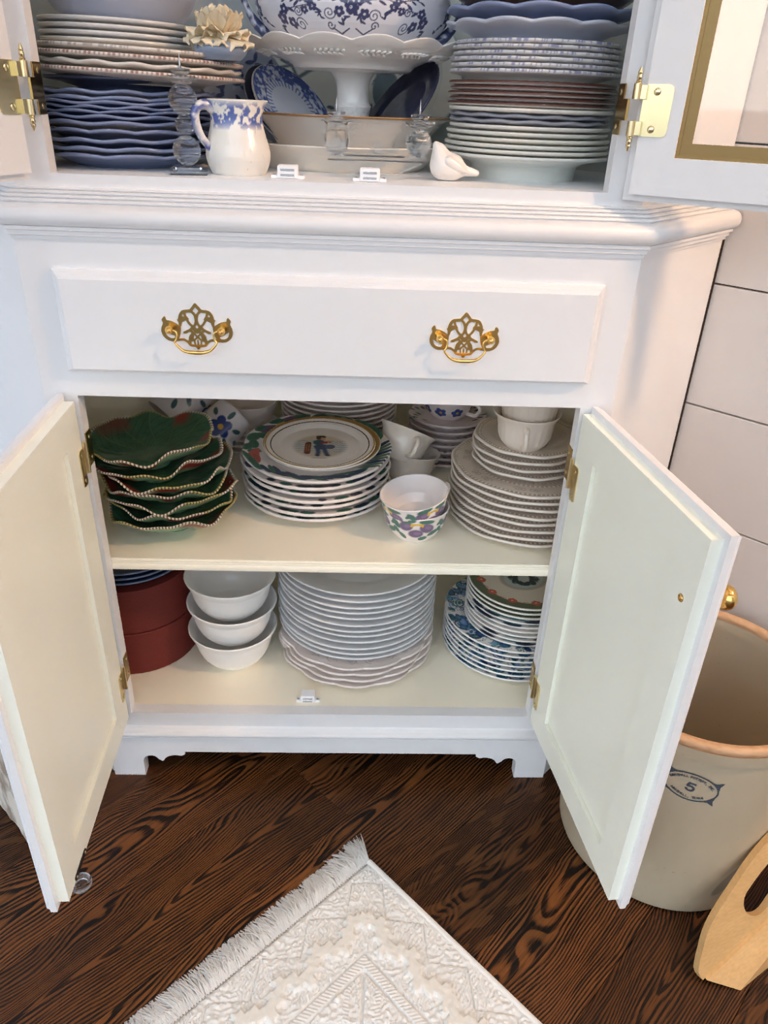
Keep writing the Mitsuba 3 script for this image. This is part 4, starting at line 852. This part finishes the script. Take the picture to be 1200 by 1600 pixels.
# jug
jx, jy = -.1235, .0895
k = thing('jug', 'small white pitcher with blue sponged band and blue handle', 'jug')
jp = spline([(0, .003), (.028, .003), (.030, 0), (.033, 0), (.0365, .006), (.0405, .018), (.040, .030), (.036, .044), (.0325, .058), (.0325, .070), (.035, .082), (.0355, .0835), (.0345, .0845), (.0325, .083), (.030, .070), (.030, .058), (.033, .044), (.037, .030), (.037, .018), (.032, .008), (0, .006)], 3)
def jmod(r, th, z):
    w = np.clip((z - .066) / .018, 0, 1) ** 2; a = np.abs((th - math.radians(20) + PI) % (2 * PI) - PI); return r + w * .005 * np.exp(-(a / .45) ** 2), z
L = Lathe(jp, 360, res=.0014, mod=jmod, vessel=True)
nz = meshkit.fbm(np.stack([np.cos(L.th) * 4.5, np.sin(L.th) * 4.5, L.z * 110], 1), 4, 3)
band = np.clip((nz - .44) * 14, 0, 1) * np.clip(1 - np.abs(L.z - .0675) / .0155, 0, 1) ** .5 * (~L.top)
sp_ = meshkit.noise(L.V * 350) > .93
base = np.tile((.76, .735, .68), (len(L.V), 1)); base[sp_ & (nz > .5)] = (.55, .46, .36)
a = (band * 1.4).clip(0, 1)[:, None]; base = base * (1 - a) + np.array((.085, .13, .36)) * a
obj('jug_body', L.mesh, 'painted_ceramic', k, smooth=True, color=base, xf=M4(o=(jx, jy, UZ)))
hp = spline([(.030, 0, .073), (.042, 0, .0785), (.053, 0, .073), (.0545, 0, .060), (.049, 0, .044), (.0385, 0, .030), (.036, 0, .022)], 6)
V, F = tube(hp, .0062 - .0022 * np.linspace(0, 1, len(hp)), 16)
nz = meshkit.fbm(V * 120, 3, 5); out = np.clip((nz - .36) * 8, 0, 1) * np.clip((np.hypot(V[:, 0] - .036, (V[:, 2] - .055)) - .016) / .008, 0, 1)
obj('handle', (V, F), 'painted_ceramic', k, smooth=True, color=np.array((.74, .72, .69)) * (1 - out[:, None]) + np.array((.07, .10, .30)) * out[:, None], xf=Rz(214, (jx, jy, UZ)), label='blue sponged handle')
# crystal candlesticks
def sq_plate(w, h0, h1, b): 
    P_ = [(sx * q, sy * q, z) for q, z in ((w, h0), (w, h1), (w - b, h1 + b * .6)) for sx in (-1, 1) for sy in (-1, 1)]; return trimesh.convex.convex_hull(np.array(P_))
def gem(r, z, seed, o=(0, 0)):
    m = trimesh.creation.uv_sphere(r, count=[9, 14] if r > .013 else [7, 10]); m.apply_translation((o[0], o[1], z)); return m
def cs_cup(z, par, ox=0., oy=0., mm=None):
    p8 = lambda r, zz_: [(r * math.cos(t) + ox, r * math.sin(t) + oy, zz_) for t in np.arange(8) * PI / 4 + PI / 8]
    obj('drip_pan', trimesh.convex.convex_hull(np.array(p8(.012, z) + p8(.0205, z + .0042) + p8(.0205, z + .0068) + p8(.017, z + .008))), 'crystal', par, xf=mm)
    obj('candle_cup', trimesh.convex.convex_hull(np.array(p8(.0085, z + .0082) + p8(.0125, z + .0135) + p8(.012, z + .0155))), 'crystal', par, xf=mm)
    obj('spike', Lathe([(0, z + .0156), (.0016, z + .0156), (.0014, z + .020), (.0002, z + .0318), (0, z + .032)], 12).mesh, 'steel', par, smooth=True, xf=M4(o=(ox, oy, 0)) if mm is None else mm @ M4(o=(ox, oy, 0)), label='pointed metal spike')
k = thing('candlestick', 'single crystal candlestick of stacked faceted balls in front of the blue plates', 'candlestick')
mm = Rz(12, (-.1835, .0645, UZ + .0005))
obj('foot', sq_plate(.0225, 0, .004, .008), 'crystal', k, xf=mm)
obj('ball', gem(.0172, .0090 + .0172, 1), 'crystal', k, xf=mm); obj('ball', gem(.0118, .0436 + .0110, 2), 'crystal', k, xf=mm); obj('ball', gem(.0172, .0658 + .0165, 3), 'crystal', k, xf=mm)
cs_cup(.0995 - .0005, k, mm=mm)
k = thing('candelabra', 'two-armed low crystal candle holder in front of the cream platter', 'candle holder')
mm = Rz(3, (.0545, .098, UZ + .0005))
obj('foot', trimesh.convex.convex_hull(np.array([(x, y, z_) for x, y, z_ in [(-.034, -.012, 0), (.034, -.012, 0), (-.034, .012, 0), (.034, .012, 0), (-.034, -.012, .004), (.034, -.012, .004), (-.034, .012, .004), (.034, .012, .004)]])), 'crystal', k, xf=mm)
obj('arm', trimesh.convex.convex_hull(np.array([(x, y, z_) for y in (-.008, .008) for x, z_ in [(-.026, .0043), (.026, .0043), (-.060, .0195), (.060, .0195)]])), 'crystal', k, xf=mm)
rod = trimesh.creation.cylinder(.0036, .128, sections=6); rod.apply_transform(trimesh.transformations.rotation_matrix(PI / 2, (0, 1, 0))); rod.apply_translation((0, 0, .0228))
obj('cross_bar', rod, 'crystal', k, xf=mm)
obj('ball', gem(.0085, .0266 + .0080, 1), 'crystal', k, xf=mm)
for s in (-1, 1):
    obj('ball', gem(.0168, .0258 + .0165, 2, (s * .053, 0)), 'crystal', k, xf=mm); cs_cup(.0598, k, s * .053, 0, mm)
# bird
bx_, by_, bz_ = .1465, .094, UZ
B = lambda x, y, z_, r: ((bx_ + x, by_ + y, bz_ + z_), r)
k = thing('ceramic_bird', 'small white ceramic bird looking up beside the right stack of plates', 'figurine')
bird = blob([[B(-.006, 0, .0185, .0178), B(.006, 0, .0165, .0162)], [B(.006, 0, .0165, .0155), B(.021, .001, .013, .0070), B(.038, .002, .0105, .0040)], [B(-.008, 0, .022, .0155), B(-.0125, 0, .036, .0088)], [B(-.0125, 0, .036, .0085), B(-.0165, 0, .0415, .0050), B(-.0185, -.001, .0445, .0016)]], .0022, 8)
bird.vertices[:, 2] = np.maximum(bird.vertices[:, 2], bz_)
obj('body', bird, 'stoneware_white', k, smooth=True)
for s in (-1, 1):
    wgn = blob([[B(.000, s * .0125, .024, .0075), B(.012, s * .0118, .0175, .0058), B(.025, s * .008, .0125, .0022)]], .0022, 6)
    obj('wing', wgn, 'stoneware_white', k, smooth=True)
# cream platter, oval bowl, cake stand, tureen
ov = Lathe(spline([(0, .003), (.098, .003), (.100, 0), (.104, 0), (.112, .006), (.126, .020), (.139, .031), (.1400, .033), (.1380, .0335), (.125, .024), (.110, .0105), (.09, .0075), (0, .0075)], 3), 160, sx=1.13, sy=1.0)
obj('oval_platter', ov.mesh, 'porcelain_cream', smooth=True, xf=M4(o=(.002, .2545, UZ)), label='large oval cream platter lying under the gold edged bowl', cat='platter')
ob = Lathe(spline([(0, .004), (.075, .004), (.078, 0), (.083, 0), (.090, .010), (.103, .030), (.120, .0520), (.1300, .0600), (.1310, .0615), (.1290, .0620), (.117, .0555), (.099, .033), (.085, .013), (.07, .009), (0, .009)], 3), 200, sx=1.06, sy=.86, mod=lambda r, th, z: (r * (1 + .10 * np.clip((z - .05) / .012, 0, 1) * np.exp(-(np.minimum(np.abs(th), 2 * PI - np.abs(th)) / .22) ** 2) + .10 * np.clip((z - .05) / .012, 0, 1) * np.exp(-(np.abs(th - PI) / .22) ** 2)) + .0015 * np.cos(th * 12) * np.clip((z - .04) / .02, 0, 1), z))
cob = np.where((ob.r0 > .1285)[:, None], (.30, .17, .07), (.60, .58, .55))
obj('oval_bowl', ob.mesh, 'painted_ceramic', smooth=True, color=cob, xf=M4(o=(.014, .2545, UZ + .0077)), label='oval white serving bowl with a worn gold edge around the cake stand', cat='bowl')
sx_, sy_ = .0195, .254; sz_ = UZ + .0077 + .0092
k = thing('cake_stand', 'white scalloped cake stand carrying the blue and white tureen', 'cake stand')
sp_ = spline([(0, .002), (.040, .002), (.044, 0), (.048, .001), (.046, .008), (.034, .020), (.0255, .034), (.0230, .050), (.0255, .060), (.0262, .064), (.0230, .069), (.0225, .082), (.0245, .094), (.0300, .1035), (.034, .1060)], 3) + [(.079, .1070), (.0815, .1085)] + spline([(.0815, .1085), (.088, .1145), (.103, .1205), (.118, .1235), (.140, .130), (.1545, .1385)], 3) + [(.1555, .1400), (.1540, .1410)] + spline([(.1530, .1405), (.138, .1335), (.115, .1275), (.095, .1235), (.08, .1215), (0, .1215)], 3)
def smod(r, th, z):
    w = np.clip((r - .125) / .03, 0, 1) ** 1.5; c = np.abs(np.cos(th * 7)); return r + w * .006 * (c - .6), z + w * .0075 * (c - .55)
cs_ = Lathe([(r * .985 if r > .1 else r, z_) for r, z_ in sp_], 420, mod=smod)
obj('stand', cs_.mesh, 'porcelain_white', k, smooth=40, xf=M4(o=(sx_, sy_, sz_)))
lv = []
for g_ in range(14):
    a0 = (g_ + .5) * 2 * PI / 14 + PI / 14
    for j in range(-5, 6):
        a = a0 + j * .028; rr = .1275 + .004 * (1 if j % 2 else -1) - abs(j) * .0003; zq = .1262 + (rr - .128) * .42
        e = trimesh.creation.icosphere(1, 1.0); e.apply_scale((.0048, .0022, .0016))
        lv.append(xfm(e, M4(o=(sx_, sy_, sz_)) @ M4((math.cos(a + .5 * (1 if j % 2 else -1)), math.sin(a + .5 * (1 if j % 2 else -1)), .25), (-math.sin(a), math.cos(a), 0), (0, 0, 1), (rr * math.cos(a), rr * math.sin(a), zq - .0016))))
obj('leaf_relief', join(lv), 'porcelain_white', k, smooth=True, kind='stuff', label='raised leaf sprays round the rim')
# tureen
k = thing('tureen', 'blue and white flowered tureen with two scroll handles on the cake stand', 'tureen')
tp_ = spline([(0, .002), (.060, .002), (.064, 0), (.068, .002), (.070, .008), (.085, .018), (.106, .036), (.1145, .056), (.112, .074), (.102, .090), (.100, .098), (.107, .108), (.110, .112), (.108, .113), (.097, .100), (.098, .088), (.106, .074), (.108, .056), (.10, .038), (.075, .016), (0, .010)], 3)
L = Lathe(tp_, 1000, res=.0010, sx=1.16, sy=.92, vessel=True)
X = ((L.th + PI / 2 + PI) % (2 * PI) - PI) * .112; Y = L.z
P = Paint(X, Y, (.66, .67, .71), ~L.top)
halo = np.clip(1 - np.abs(Y - .05) / .05, 0, 1) * .25; P.put(halo, (.40, .45, .62))
INK = (.028, .036, .11)
def spray(x, y, s, hand):
    P.flower(x, y, .0085 * s, INK, (.5, .52, .6), 5, .3); P.flower(x + .016 * hand * s, y - .006 * s, .0075 * s, INK, (.5, .52, .6), 5, .9); P.flower(x + .008 * hand * s, y + .011 * s, .007 * s, INK, (.5, .52, .6), 5)
    P.line([(x, y), (x + .02 * hand * s, y + .012 * s), (x + .045 * hand * s, y + .016 * s), (x + .06 * hand * s, y + .010 * s)], .0006, INK)
    for q in range(5): P.ell(x + (.02 + q * .01) * hand * s, y + (.010 + .008 * (q % 2)) * s, .006 * s, .0019 * s, hand * (.7 if q % 2 else -.5), INK)
    P.spiral(x + .03 * hand * s, y - .008 * s, .009 * s, .0006, INK, 1.6, 0, hand)
    for q in range(4): P.ell(x - (.008 + q * .003) * hand * s, y - (.010 + q * .003) * s, .005 * s, .0016 * s, q * .9, INK)
for x, y, s, h_ in [(-.090, .040, .85, 1), (-.045, .052, .62, -1), (.0, .050, .80, 1), (-.002, .052, .80, -1), (.090, .040, .85, -1), (.045, .054, .62, 1), (-.14, .05, .9, -1), (.14, .05, .9, 1), (-.20, .05, .9, 1), (.20, .05, .9, -1), (.26, .05, 1.1, 1), (-.26, .05, 1.1, 1), (.33, .05, 1.1, 1), (-.33, .05, 1.1, 1)]: spray(x, y, s, h_)
for sg_ in (-1, 1): P.line([(sg_ * .004, .030), (sg_ * .014, .024), (sg_ * .024, .030)], .0008, INK); P.spiral(sg_ * .026, .033, .005, .0007, INK, 1.2, 0, sg_)
nz = meshkit.noise(np.stack([X * 300, Y * 300, X * 0], 1)); P.put((np.abs(Y - .108) < .005) * (nz > .4) * (~L.top), INK)
tz = sz_ + .1217
obj('bowl', L.mesh, 'painted_ceramic', k, smooth=True, color=P.c, xf=M4(o=(sx_, sy_, tz)))
for s in (-1, 1):
    hp = spline([(s * .112, 0, .022), (s * .126, 0, .030), (s * .139, 0, .044), (s * .149, 0, .062), (s * .150, 0, .080), (s * .138, 0, .090), (s * .116, 0, .086)], 5)
    V, F = tube(hp, .0055 + .0016 * np.sin(np.linspace(0, PI * 3, len(hp))), 14); V[:, 1] *= 1.5
    nz = meshkit.noise(V * 160); c = np.where((nz > .45)[:, None], (.05, .065, .16), (.45, .48, .58))
    obj('handle', (V, F), 'painted_ceramic', k, smooth=True, color=c, xf=M4(o=(sx_, sy_, tz)))
# plates standing at the back
def lean(name, L, col, n, c, label, spin=0., cat='plate'):
    return obj(name, L.mesh, 'painted_ceramic', smooth=True, color=col, xf=frame_z(n, c, spin), label=label, cat=cat)
L = Lathe(plate_prof(.070, .010, .006, .004, .040, .047), 420, res=.0013)
nz = meshkit.fbm(np.stack([np.cos(L.th) * 9, np.sin(L.th) * 9, L.r0 * 160], 1), 3, 2); q = L.r0
P = Paint(L.V[:, 0], L.V[:, 1], (.60, .63, .69), L.top); q = q + .008; lace = np.clip((q - .046) / .02, 0, 1) * .75 + .25 * np.cos(L.th * 34) * (q > .045)
P.put(((q > .052) * np.clip((nz - .38) * 6 + (q - .060) * 40, 0, 1)), (.060, .10, .30)); P.put(((q > .044) & (q <= .053)) * (np.cos(L.th * 40) > .1) * .8, (.10, .15, .36)); P.put((q > .0765) * 1., (.50, .45, .38))
lean('transfer_plate', L, P.c, (.60, -.467, .648), (-.0725, .280, 1.0727), 'blue and white transfer plate leaning inside the oval bowl at the left')
L = Lathe(plate_prof(.074, .010, .006, .004, .042, .049), 120)
c = np.tile((.028, .032, .055), (len(L.V), 1)); c[L.r0 > .0718] = (.20, .20, .22)
lean('dark_plate', L, c, (.60, -.467, .648), (-.0825, .291, 1.0690), 'dark rimmed plate standing just behind the leaning blue transfer plate')
L = Lathe(plate_prof(.082, .013, .006, .004, .047, .054), 200, res=.003)
nz = meshkit.fbm(L.V * 90, 3, 8); c = np.array((.012, .014, .045)) * (.6 + 1.2 * nz[:, None]); c[(L.r0 > .0803)] = (.05, .055, .10)
lean('navy_plate', L, c, (-.71, -.31, .633), (.0912, .280, 1.0722), 'navy blue glossy plate leaning behind the oval bowl at the right')
# large standing platters against the two back linings
L = Lathe(plate_prof(.140, .016, .007, .0045, .085, .100), 640, res=.0018, sx=1.25)
P = Paint(L.V[:, 0], L.V[:, 1], (.47, .505, .475), L.top); TE = (.045, .085, .115)
at = lambda x, y: (x, y)
SH = -.062
P.X = P.X - SH
P.line([(-.072, .012), (-.055, .005), (-.045, -.014), (-.044, -.032), (-.047, -.045)], .0024, TE); P.line([(-.045, -.014), (-.025, -.002), (-.010, .004)], .0030, TE); P.line([(-.055, .005), (-.085, -.002)], .002, TE); P.line([(-.06, .010), (-.066, .022), (-.058, .028)], .002, TE)
P.X = P.X + SH
for q in range(7): P.ell(-.09 + q * .013, -.062 + .004 * (q % 2), .007, .003, q, TE)
P.X = P.X + .030
P.ell(.075, -.030, .024, .034, 0, (.075, .13, .165), .1); P.ell(.083, -.032, .006, .005, 0, (.45, .48, .46)); P.line([(.060, .012), (.075, .0)], .005, TE)
for q in range(26): a = q * .7; P.ell(.095 + .030 * math.cos(a) * (q % 5) / 4, .028 + .024 * math.sin(a) * (q % 4) / 3, .008, .005, a, [(.05, .09, .12), (.10, .16, .20), (.28, .34, .36)][q % 3])
for q in range(16): a = q * 1.9; P.ell(.04 + .03 * math.cos(a), -.068 + .010 * math.sin(a), .009, .003, a, TE)
P.line([(.045, .02), (.03, -.01), (.036, -.04)], .0009, TE); P.line([(.05, .025), (.06, .0), (.05, -.02)], .0009, TE); P.ell(.145, .020, .012, .011, 0, (.10, .16, .20)); P.line([(.12, .035), (.14, .045), (.15, .03)], .001, TE)
q = L.r0; P.put((np.abs(q - .112) < .0012) * .5, (.36, .40, .40))
lean('toile_platter', L, P.c, (0.05, -.965, .26), (.028, .520, 1.130), 'pale platter with teal vase and branch print standing behind the cake stand', 0., 'platter')
L = Lathe(plate_prof(.150, .016, .007, .0045, .085, .100), 500, res=.0022)
P = Paint(L.V[:, 0], L.V[:, 1], (.46, .51, .54), L.top); q = L.r0; P.put((np.abs(q - .118) < .0016) * .6, (.60, .63, .64))
for i in range(40): a = i * .157 + 1.0; P.ell(.130 * math.cos(a), .130 * math.sin(a), .008, .0035, a * 3, (.035, .055, .20), .2, 1. if 8 < i % 20 < 13 else 0.)
for i in range(8): P.line([(-.06 - .01 * i, .05 + .01 * i), (-.075 - .008 * i, .07 + .004 * i)], .001, (.20, .16, .14))
lean('pale_platter', L, P.c, (.62, -.75, .22), (-.226, .430, 1.149), 'pale blue platter with navy rim motifs standing at the back left', 0., 'platter')
L = Lathe(plate_prof(.092, .013, .006, .004, .05, .06), 360, res=.0018)
P = Paint(L.V[:, 0], L.V[:, 1], (.28, .32, .40), L.top); r_ = random.Random(2)
for i in range(120):
    a, rr = r_.uniform(0, 6.28), .09 * math.sqrt(r_.random()); P.ell(rr * math.cos(a), rr * math.sin(a), .007, .003, r_.uniform(0, 3), (.03, .045, .13) if i % 3 else (.34, .38, .46))
lean('chintz_plate', L, P.c, (.35, -.90, .28), (-.172, .345, 1.087), 'dark blue floral plate standing behind the white pitcher', 0.)

# ------------------------------------------------------------------ on the floor
# stoneware crock
k = thing('stoneware_crock', 'large tan stoneware crock with a blue oval stamp beside the right door', 'crock')
kx, ky, kr, kh = .566, -.106, .165, .358
cp_ = [(0, .012), (kr - .03, .012), (kr - .03, 0), (kr - .012, 0), (kr - .004, .004), (kr - .001, .012), (kr, .03), (kr + .001, .2), (kr, kh - .036), (kr + .0005, kh - .033), (kr + .005, kh - .030), (kr + .0055, kh - .012)]
obj('crock_body', xfm(Lathe(cp_ + [(kr - .008, kh - .012), (kr - .013, kh - .03), (kr - .013, .04), (kr - .02, .026), (0, .024)], 160).mesh, M4(o=(kx, ky, 0))), 'stoneware_tan', k, smooth=35)
obj('rim', xfm(Lathe([(kr - .008, kh - .012), (kr + .0055, kh - .012), (kr + .0055, kh - .004), (kr + .003, kh - .0005), (kr - .001, kh), (kr - .007, kh - .0015), (kr - .0095, kh - .006), (kr - .008, kh - .012)], 160).mesh, M4(o=(kx, ky, 0))), 'stoneware_rim', k, smooth=True, label='unglazed orange-tan rim')
# stamp wrapped on the wall
aS, zS = math.radians(-111), .274
def wrap(m, d=.0004):
    V, F = (np.array(m.vertices), np.array(m.faces)); V[:, :2] = V[:, :2] @ np.array([[.99, -.14], [.14, .99]]); a = aS + V[:, 0] / kr; rr = kr + .0012 + V[:, 2]
    return np.stack([kx + rr * np.cos(a), ky + rr * np.sin(a), zS + V[:, 1]], 1), F
def dense(p, h=.0003):
    m = extrude(p.segmentize(.0025), h); return m
el = lambda a, b: sa.scale(sg.Point(0, 0).buffer(1, quad_segs=32), a, b)
ring = el(.0375, .0250).difference(el(.0355, .0230))
for sx2 in (-1, 1):
    for sy2 in (-1, 1):
        ring = ring.union(sg.Polygon([(sx2 * .0245, sy2 * .0192), (sx2 * .0290, sy2 * .0186), (sx2 * .0385, sy2 * .0228), (sx2 * .0350, sy2 * .0140), (sx2 * .0365, sy2 * .0080)]).difference(el(.036, .0235)))
stp = [wrap(dense(ring))]
def arc_text(txt, h, R_, up, zoff):
    adv = h * .80; out = []; n_c = len(txt)
    for i, ch in enumerate(txt):
        if ch == ' ': continue
        t = trimesh.Trimesh(*[np.array(q) for q in (lambda mm_: (mm_.vertices, mm_.faces))(meshkit.text_mesh(ch, h, .0003, True))], process=False)
        c = t.vertices[:, 0].mean(); s_ = (i - (n_c - 1) / 2) * adv; a = s_ / R_
        t.vertices[:, 0] -= c; t.vertices[:, 1] -= h / 2
        ca, sa_ = math.cos(-a if up else a), math.sin(-a if up else a)
        V = t.vertices.copy(); t.vertices[:, 0] = V[:, 0] * ca - V[:, 1] * sa_ + R_ * math.sin(a); t.vertices[:, 1] = V[:, 0] * sa_ + V[:, 1] * ca + (R_ * math.cos(a) - R_ if up else R_ - R_ * math.cos(a)) + zoff
        out.append(wrap(t))
    return out
stp += arc_text('MARSHALL POTTERY, INC.', .0038, .040, True, .0182); stp += arc_text('MARSHALL, TEXAS', .0038, .042, False, -.0182)
t = meshkit.text_mesh('5', .015, .0003, True); t.vertices[:, 0] -= t.vertices[:, 0].mean(); t.vertices[:, 1] -= .0075; t.vertices[:, 0] *= 1.2; stp.append(wrap(t))
obj('maker_stamp', join(stp), 'stamp_blue', k, label='dark blue oval stamp with the number 5')
# wooden stand with hand hole
k = thing('wooden_carrier', 'golden wood carrier with an oval hand hole on the floor at lower right', 'carrier')
Qc = np.array([.5444, -.3720, .0065]); uc, wc, nc = np.array([.81799, .44373, .36604]), np.array([-.49690, .22450, .83827]), np.array([.28979, -.86758, .40413])
lft = spline([(0, 0), (-.0005, .014), (.007, .026), (.0189, .038), (.0383, .0563), (.0648, .0712), (.1115, .0875), (.1521, .1006), (.1887, .1073), (.225, .110)], 4)
side = sg.Polygon(lft + [(.45 - x, y) for x, y in lft[::-1]]).buffer(0)
slot = sg.LineString(spline([(.1320, .0415), (.160, .0495), (.195, .0550), (.225, .056), (.29, .0515), (.318, .043)], 4)).buffer(.0245)
mA = M4(uc, wc, nc, Qc - nc * .0105)
obj('handle_board', xfm(extrude(side.difference(slot), .0105), mA), 'pine', k)
Pc, E2 = np.array([.5961, -.3830, .0005]), np.array([.6514, -.3508, .0005])
e2 = (E2 - Pc); R0c = Qc + uc * .004 + nc * .004
pts = [R0c, Qc + uc * .40 + nc * .004, Pc, Pc + e2 * 5.6]
obj('rail', trimesh.convex.convex_hull(np.array(pts + [p_ + np.array([-.004, .012, .0]) for p_ in pts[:2]] + [Pc + np.array([-.006, .010, 0]), Pc + e2 * 5.6 + np.array([-.006, .010, 0])])), 'pine', k)
# whitewashed block behind the left door
wb = trimesh.creation.box((.17, .075, .185)); 
for _ in range(5): wb = wb.subdivide()
V = np.array(wb.vertices); nz = meshkit.fbm(V * 45, 4, 3) - .5; nz2 = meshkit.fbm(V * np.array([30, 30, 9]), 3, 6) - .5; n_ = np.array(wb.vertex_normals); V = V + n_ * (nz * .008 + nz2 * .012)[:, None]; V[:, 2] -= V[:, 2].min()
obj('whitewashed_block', xfm((V, np.array(wb.faces)), M4((SQ, -SQ, 0), (SQ, SQ, 0), (0, 0, 1), (-.530 + .036 * SQ - .01, -.088 + .036 * SQ - .01, 0))), 'whitewash', smooth=30, label='rough whitewashed block on the floor behind the open left door', cat='block')
cl = Lathe(spline([(0, .002), (.010, .002), (.012, 0), (.015, .001), (.0165, .005), (.016, .010), (.0135, .0115), (.012, .010), (.010, .006), (0, .005)], 2), 48)
obj('furniture_cup', cl.mesh, 'clear_plastic', smooth=True, xf=M4(o=(-.381, -.222, 0)), label='clear plastic caster cup on the floor under the left door', cat='caster cup')

# ------------------------------------------------------------------ rug
k = thing('rug', 'cream high-low pile rug with a fringed edge at the bottom of the photo', 'rug')
cor = np.array([.0664, -.1843]); ex = np.array([.2276, -.2463]); ex /= np.linalg.norm(ex); ey = -np.array([-ex[1], ex[0]]) 
fd = np.array([-.1908, -.1902]); fd /= np.linalg.norm(fd)
if ey @ fd < 0: ey = -ey
NX, NY, st = 470, 390, .00132          # along the fringe, along the bound edge
A, Bq = np.meshgrid(np.arange(NX) * st, np.arange(NY) * st, indexing='ij')
a_, b_ = A.ravel(), Bq.ravel()
pt = np.stack([a_, b_, a_ * 0], 1)
def tri_wave(x, p): return np.abs(((x / p) % 1.0) - .5) * 2
wob = .006 * meshkit.fbm(pt * 60, 2); rowd = np.where(((np.floor(a_ / .055) + np.floor(b_ / .055)) % 2) > 0, a_ + b_, a_ - b_) * SQ
worm = .5 + .5 * np.sin((rowd + wob) * 2 * PI / .0050 + 2.2 * np.sin((a_ + b_ * .7) * 520 + 9 * meshkit.noise(pt * 90)))
loop = .6 * worm + .4 * meshkit.noise(pt * 420)
hgt = .0046 + .0060 * loop
mn, mx = np.minimum(a_, b_), np.maximum(a_, b_)
stp1 = .018 * np.round(tri_wave(mx + .01, .066) * 2) / 2
ragged = .009 * (meshkit.fbm(pt * 130, 2) - .5)
pl1 = np.abs(mn - .060 - stp1 + ragged) < .0125
u_, v_ = (a_ - .175), (b_ - .175)
cell = np.abs(((u_ + v_) / .11 + .5) % 1 - .5) + np.abs(((u_ - v_) / .11 + .5) % 1 - .5)
pl2 = (np.abs(((u_ + v_) / .15) % 1 - .5) < .21) & (np.abs(((u_ - v_) / .15) % 1 - .5) < .21) & (mn > .125)
pl2 &= ((np.floor((u_ + v_) / .15) + np.floor((u_ - v_) / .15)) % 2) > 0
pl = pl1 | pl2
soft = .5 + .5 * meshkit.fbm(pt * 220, 2)
hgt = np.where(pl, .0122 + .0017 * meshkit.fbm(pt * 240, 3), hgt)
gro = (np.abs(mn - .010 - .036 * tri_wave(mx, .088)) < .0011) | (mn < -1)
gro2 = ((np.abs(mn - .105) < .0011) | (np.abs(mn - .122) < .0011)) | (mn > .122) & ((np.abs(((u_ + v_) / .15) % 1 - .5) > .475) | (np.abs(((u_ - v_) / .15) % 1 - .5) > .475))
cord = ((mn > .105) & (mn < .122)) | (mn > .122) & (np.abs(((u_ - v_) / .15) % 1 - .5) < .34) & (np.abs(((u_ - v_) / .15) % 1 - .5) > .26)
hgt = np.where(cord & ~pl, .0062 + .0036 * np.abs(np.sin((mx + mn * .6) * 2 * PI / .011)), hgt)
hgt = np.where((gro | gro2) & ~pl, hgt * .5, hgt)
hgt *= np.clip(.45 + np.minimum(b_, a_ + .004) / .006 * .55, .45, 1)
hgt = scipy.ndimage.gaussian_filter(hgt.reshape(NX, NY), .55).ravel()
XY = cor[None] + a_[:, None] * 0
# a_ runs along the fringe (ey), b_ along the bound edge (ex)
V = np.stack([cor[0] + a_ * ey[0] + b_ * ex[0], cor[1] + a_ * ey[1] + b_ * ex[1], hgt], 1)
i, j = np.meshgrid(np.arange(NX - 1), np.arange(NY - 1), indexing='ij')
F = tri(np.stack([i * NY + j, i * NY + j + 1, (i + 1) * NY + j + 1, (i + 1) * NY + j], -1).reshape(-1, 4))
nn = np.cross(V[F[0, 1]] - V[F[0, 0]], V[F[0, 2]] - V[F[0, 0]])
if nn[2] < 0: F = F[:, ::-1]
per = np.concatenate([np.arange(NX) * NY, (NX - 1) * NY + np.arange(NY), np.arange(NX)[::-1] * NY + NY - 1, np.arange(NY)[::-1]])
Vb = V[per].copy(); Vb[:, 2] = .0005; nb = len(V); V2 = np.vstack([V, Vb]); q = np.arange(len(per) - 1)
Fs = tri(np.stack([per[q], nb + q, nb + q + 1, per[q + 1]], -1))
rc = np.where(pl[:, None], (.72, .70, .645), (.75, .755, .735)) * (.92 + .12 * soft[:, None]); rc[(gro | gro2) & ~pl] *= .93  # grooves painted a little darker, shade of the recess in the wool colour
rc2 = np.vstack([rc, rc[per]])
obj('pile', (V2, np.vstack([F, Fs, Fs[:, ::-1]])), 'rug_painted', k, smooth=True, color=rc2)
ue = lambda a, b, z_: np.array([cor[0] + a * ey[0] + b * ex[0], cor[1] + a * ey[1] + b * ex[1], z_])
obj('bound_edge', tube([ue(-.001, t, .006) for t in np.linspace(0, .5, 20)], .0042, 8) if False else tube([ue(-.002, t, .0055) for t in np.linspace(.0, .51, 20)], .005, 10), 'fringe_wool', k, smooth=50, label='smooth bound edge')
st_m = [xfm(trimesh.creation.icosphere(0, .0009), M4(o=ue(t, .0005, .0068))) for t in np.arange(.008, .61, .0042)]
obj('stitching', join(st_m), 'stitch', k, kind='stuff')
rs = np.random.default_rng(3); fr_ = []
for i in range(2600):
    t = rs.uniform(-.004, .62); l = rs.uniform(.034, .048); sk = rs.normal(0, .011) + .012 * (meshkit.noise(np.array([[t * 60, 0., 0.]]))[0] - .5) + .008 * math.sin(t * 41); hz = rs.uniform(.002, .010)
    if t < .02: l *= 1.12
    pts = [ue(t, .001, .006), ue(t + sk * .25, -l * .3, .006 + hz), ue(t + sk * .65, -l * .68, .004 + hz * .7), ue(t + sk, -l, .0015 + hz * .15)]
    fr_.append(tube(pts, [.0010, .0011, .0009, .0005], 3, False))
obj('fringe', join(fr_), 'fringe_wool', k, smooth=True, kind='stuff', label='soft white fringe')
scene = {'type': 'scene', **scene}
